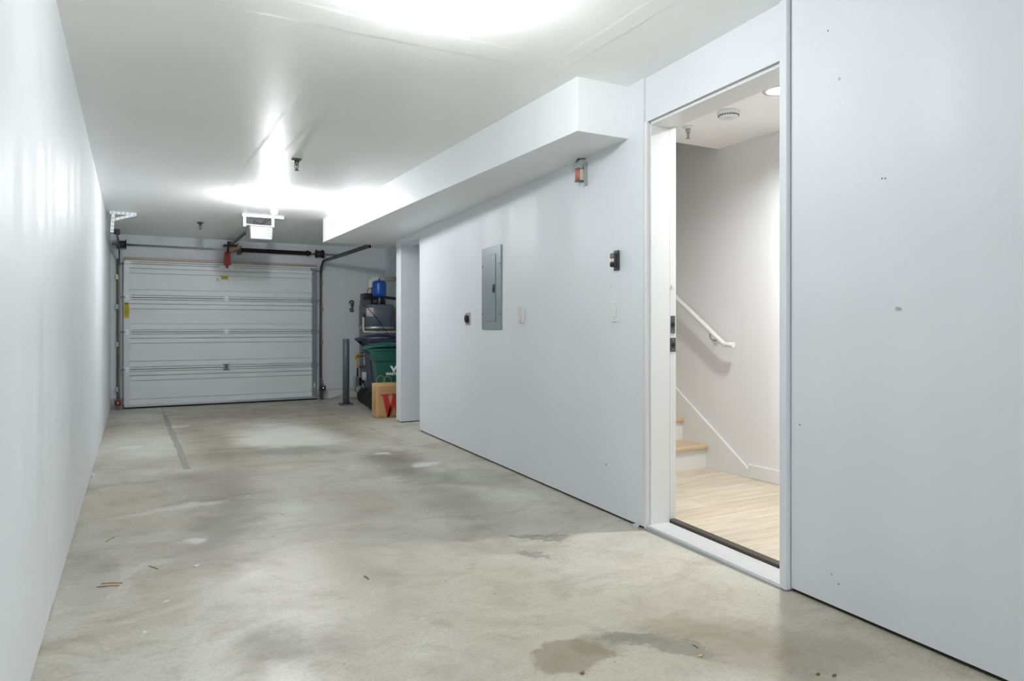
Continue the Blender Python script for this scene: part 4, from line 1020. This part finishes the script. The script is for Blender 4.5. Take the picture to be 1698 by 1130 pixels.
# ---- waste bins ----------------------------------------------------------
def bin_(name, label, x, y, hgt, mb_, ml, s=1.0, rz=0.0):
    """wheeled bin; hinge and wheels at local -X, width along Y; x, y = middle of the rear edge"""
    t = thing(name, label, 'waste bin', (x, y, fz(y+.1)), rz, 'wheeled bins in the alcove')
    Lg, Wd = .70*s, .29*s
    b = MB()
    def ring(z, a, c, wd): return [(a,-wd,z),(c,-wd,z),(c,wd,z),(a,wd,z)]
    rings = [ring(.02, .14, .56*s, Wd*.74), ring(hgt*.28, .085, .60*s, Wd*.82), ring(hgt*.72, .035, .65*s, Wd*.90), ring(hgt*.73, .015, .665*s, Wd*.945), ring(hgt*.90, .0, Lg, Wd)]
    q = [p for r in rings for p in r]; f = [(3,2,1,0), tuple(16+i for i in range(4))]
    for j in range(4):
        for i in range(4): f.append((j*4+i, j*4+(i+1) % 4, (j+1)*4+(i+1) % 4, (j+1)*4+i))
    b.add(q, f); b.build('body', mb_, t, bevel=.035, seg=3)
    MB().box(-.015, Lg+.015, -Wd-.015, Wd+.015, hgt*.875, hgt*.91).build('rim', mb_, t, bevel=.012, seg=3)
    # lid, slightly domed, its rear drawn out over the handle
    l = MB(); q = []; nx, ny = 12, 8
    for i in range(nx+1):
        for j in range(ny+1):
            u = i/nx; v = j/ny*2-1
            xx = -.11 + (Lg+.15)*u
            zz = hgt*.905 + .085*(math.sin(min(1, u*1.15)*PI)**.7 if 0 < u < .999 else 0)*(1-.35*v*v) + .012*(1-u)
            q.append((xx, v*(Wd+.02)*(.80+.2*min(1, u*4)), zz))
    k = ny+1; top = [(i*k+j, (i+1)*k+j, (i+1)*k+j+1, i*k+j+1) for i in range(nx) for j in range(ny)]
    m0 = len(q); q += [(p[0], p[1], p[2]-.022) for p in q]
    bot = [tuple(m0+i for i in reversed(f)) for f in top]
    edge = [i*k for i in range(nx+1)] + [nx*k+j for j in range(1, k)] + [i*k+ny for i in range(nx-1, -1, -1)] + [j for j in range(ny-1, 0, -1)]
    sd = [(edge[i], edge[(i+1) % len(edge)], m0+edge[(i+1) % len(edge)], m0+edge[i]) for i in range(len(edge))]
    l.add(q, top+bot, True); l.add([], []); o = len(l.v)-len(q)
    for f in sd: l.f.append(list(f)); l.sm.append(False)
    l.build('lid', ml, t)
    MB().prism([(-.115, hgt*.905), (.03, hgt*.905), (.02, hgt*.80)], lambda p: (p[0], -Wd*.95, p[1]), lambda p: (p[0], -Wd*.85, p[1])).build('hinge_gusset', ml, t)
    MB().prism([(-.115, hgt*.905), (.03, hgt*.905), (.02, hgt*.80)], lambda p: (p[0], Wd*.85, p[1]), lambda p: (p[0], Wd*.95, p[1])).build('hinge_gusset', ml, t)
    MB().cyl((-.09,-Wd*.95,hgt*.895), (-.09,Wd*.95,hgt*.895), .014, n=12).build('handle', mb_, t)
    MB().cyl((.06,-Wd*.9,.135), (.06,Wd*.9,.135), .010, n=10).build('axle', 'galv_dark', t)
    for sg in (-1, 1):
        wv = MB(); yy = sg*Wd*.92
        wv.cyl((.06,yy-.022,.135), (.06,yy+.022,.135), .132, n=30)
        wo = wv.build('wheel', 'rubber', t, bevel=.012, seg=2)
        MB().cyl((.06,yy-.026,.135), (.06,yy+.026,.135), .05, n=18).build('hub', 'black_plastic', wo)
    return t, Wd, Lg
navy, _, _ = bin_('waste_bin', 'dark navy wheeled bin behind the green bin', 3.16, 10.593, 1.14, 'bin_navy', 'bin_navy_lid', .93, -.12)
green, Wd, Lg = bin_('waste_bin', 'dark green wheeled bin with white lettering behind the paper bag', 3.035, 9.847, 1.00, 'bin_green', 'bin_green_lid', .96, -.18)
# lettering on the side that faces the viewer
tilt = math.atan2(Wd*.08, .44)
def side(x, z): return Matrix.Translation((x, -Wd*(.82+.08*(z-.28)/.44)-.004, z)) @ Matrix.Rotation(PI/2+tilt, 4, 'X')
o = text_mesh('logo_text', 'WM', .135, 'white_sticker', green, side(.25, .615) @ Matrix.Diagonal((1.1, .8, 1, 1)), .004, 'LEFT', .007); o['label'] = 'white letters WM'
o = text_mesh('logo_text', 'WASTE MANAGEMENT', .050, 'white_sticker', green, side(.18, .547), .004, 'LEFT', .0015); o['label'] = 'white line WASTE MANAGEMENT'

# ---- paper bag -----------------------------------------------------------
bg = thing('paper_bag', 'brown paper shopping bag with a big red letter W on the floor by the partition', 'paper bag', (2.815, 8.885, fz(8.9)))
BW, BH, BD = .33, .455, .20
rnd = random.Random(9)
def bagface(fn, m, name, nu=10, nv=10, amp=.004):
    b = MB(); q = []
    for i in range(nu+1):
        for j in range(nv+1):
            u, v = i/nu, j/nv
            e = 0 if (i in (0, nu) or j == 0) else amp*rnd.uniform(-1, 1)
            q.append(fn(u, v, e))
    k = nv+1
    b.add(q, [(i*k+j, (i+1)*k+j, (i+1)*k+j+1, i*k+j+1) for i in range(nu) for j in range(nv)], True)
    o = b.build(name, m, bg); s = o.modifiers.new('thick', 'SOLIDIFY'); s.thickness = .0012
    return o
bagface(lambda u, v, e: (BW*u, e+.004*v, BH*v), 'kraft_paper', 'front_panel')
bagface(lambda u, v, e: (BW*u, BD+e-.004*v, BH*v), 'kraft_paper', 'back_panel')
bagface(lambda u, v, e: (e+.020*v*math.sin(u*PI)*v, BD*u+.004*v*(1-2*u), BH*v), 'kraft_side', 'side_panel')
bagface(lambda u, v, e: (BW-e-.020*v*math.sin(u*PI)*v, BD*u+.004*v*(1-2*u), BH*v), 'kraft_side', 'side_panel')
bagface(lambda u, v, e: (BW*u, BD*v, .004), 'kraft_paper', 'bottom_panel', 2, 2, 0)
for yy, dx in ((.006, .0), (BD-.008, -.03)):
    pts = [(BW*.46+dx-.062*math.cos(a), yy+.01, BH-.03+.125*math.sin(a)**.8) for a in [i*PI/14 for i in range(15)]]
    MB().tube(pts, .0030, n=6).build('handle', 'paper_twine', bg)
# slab-serif W
def flat(name, polys, m, fn0, fn1):
    b = MB()
    for p in polys: b.prism(p, fn0, fn1)
    return b.build(name, m, bg)
W_ = [[(0,1.0),(.34,1.0),(.34,.93),(.255,.93),(.40,.30),(.40,.05),(.35,0),(.22,0),(.075,.93),(0,.93)],
      [(.22,0),(.35,0),(.53,.70),(.47,.93),(.40,.93),(.40,1.0),(.72,1.0),(.72,.93),(.655,.93),(.80,.32),(.78,.05),(.76,0),(.62,0),(.515,.45),(.40,.05)],
      [(.62,0),(.76,0),(.97,.93),(1.04,.93),(1.04,1.0),(.80,1.0),(.80,.93),(.87,.93),(.76,.40)]]
wpol = [[(0,1.0),(.40,1.0),(.40,.93),(.31,.93),(.46,.34),(.37,0),(.27,0),(.075,.93),(0,.93)],
        [(.37,0),(.27,0),(.55,.93),(.47,.93),(.47,1.0),(.86,1.0),(.86,.93),(.78,.93),(.92,.36),(.82,0),(.72,0),(.60,.50),(.46,.06)],
        [(.82,0),(.72,0),(1.0,.93),(.93,.93),(.93,1.0),(1.2,1.0),(1.2,.93),(1.13,.93)]]
o = flat('letter_print', wpol, 'bag_red', lambda p: (.060+p[0]*.30 if p[0]*.30+.06 < BW-.004 else BW-.004, -.0045+.004*.4, .012+p[1]*.305), lambda p: (.060+p[0]*.30 if p[0]*.30+.06 < BW-.004 else BW-.004, -.006+.004*.4, .012+p[1]*.305))
o['label'] = 'big red letter W'
rnd = random.Random(4)
z = .07
sp = MB()
while z < .37:
    hh = rnd.uniform(.010, .018); ww = rnd.uniform(.022, .040)
    sp.box(-.0055, -.0040, .095-ww/2, .095+ww/2, z, z+hh*.35); sp.box(-.0055, -.0040, .095-ww/2, .095-ww/2+.008, z, z+hh)
    z += hh+.006
sp.build('side_print', 'bag_red', bg)

# ---- loose board against the curb ---------------------------------------
b = MB(); b.prism([(2.975,-.152),(3.02,-.152),(3.30,-.075),(3.30,-.018),(2.985,-.012)], lambda p: (p[0], YB-.020, p[1]), lambda p: (p[0], YB-.003, p[1]))
tag(b.build('board_scrap', 'plastic_white', bevel=.001), 'loose white board scrap standing against the back wall behind the bollard', 'board')
b = MB(); b.box(3.30, 3.56, YB-.03, YB-.003, -.158, -.04)
tag(b.build('kerb_block', 'curb_concrete', bevel=.006), 'grey concrete block at the wall foot beside the water heater', 'block')

# ---- litter on the floor -------------------------------------------------
def litter(name, label, cat, a, c, r, m, group):
    a = Vector((a[0], a[1], fz(a[1])+r*.9)); c = Vector((c[0], c[1], fz(c[1])+r*.9)); mid = (a+c)/2
    sdv = Vector((-(c-a).y, (c-a).x, 0))*.06
    b = MB(); base = Vector((mid.x, mid.y, fz(mid.y)))
    b.tube([a-base, mid+sdv-base, c-base], r, n=6)
    o = b.build(name, m); o.location = base; tag(o, label, cat, group)
G = 'dry straw bits on the concrete'
litter('dry_straw', 'longer front piece of the two parallel brown straws near the left wall', 'straw', (-.137,3.556), (-.049,3.532), .0022, 'straw', G)
litter('dry_straw', 'back piece of the two parallel brown straws near the left wall', 'straw', (-.120,3.597), (-.038,3.559), .0022, 'straw', G)
litter('dry_straw', 'short slanted brown straw right of the two parallel straws', 'straw', (.071,3.757), (.107,3.687), .0022, 'straw', G)
litter('dry_straw', 'single brown straw farthest back near the left wall', 'straw', (-.124,4.313), (-.084,4.392), .0020, 'straw', G)
litter('dry_straw', 'short brown chip in the middle of the bright floor', 'straw', (.929,3.110), (.932,3.060), .0035, 'straw', G)
litter('dry_straw', 'thin brown stem on the near floor before the doorway', 'straw', (1.734,1.857), (1.732,1.826), .0014, 'leaf_brown', G)
def leafbit(name, label, cat, x, y, rx, ry, m, group, hgt=.004):
    b = MB(); n = 9; rnd = random.Random(int(x*1000))
    pl = [((rx*math.cos(2*PI*i/n))*rnd.uniform(.6, 1.1), (ry*math.sin(2*PI*i/n))*rnd.uniform(.6, 1.1)) for i in range(n)]
    b.prism(pl, lambda p: (p[0]*.9, p[1]*.9, .0005), lambda p: (p[0], p[1], hgt+.15*p[0]))
    o = b.build(name, m); o.location = (x, y, fz(y)); tag(o, label, cat, group)
G = 'specks of litter on the near floor'
leafbit('leaf_scrap', 'pale dry leaf scrap on the near floor beside the brown stem', 'leaf', 1.694, 1.777, .011, .008, 'cardboard', G)
leafbit('leaf_scrap', 'dark leaf scrap near the bottom edge, left of its pair', 'leaf', 1.931, 1.497, .010, .006, 'leaf_brown', G)
leafbit('leaf_scrap', 'dark leaf scrap near the bottom edge, right of its pair', 'leaf', 1.969, 1.467, .010, .006, 'leaf_brown', G)
leafbit('pebble', 'small reddish pebble in the brown stain on the near floor', 'pebble', 1.278, 1.872, .009, .007, 'pebble_red', G, .008)
leafbit('plaster_crumb', 'white plaster crumb on the floor in the left tyre track', 'crumb', .270, 3.645, .016, .010, 'plaster_chip', G, .006)
leafbit('plaster_crumb', 'tiny white plaster crumb on the open floor past the left tyre track', 'crumb', .815, 4.448, .014, .012, 'plaster_chip', G, .006)
leafbit('plaster_crumb', 'broken grey plaster crumb at the wall foot left of the doorway', 'crumb', 2.500, 3.13, .020, .030, 'curb_concrete', G, .018)
leafbit('plaster_crumb', 'pale plaster crumb at the foot of the left wall by the slab joint', 'crumb', -.272, 6.36, .010, .03, 'plaster_chip', G, .02)
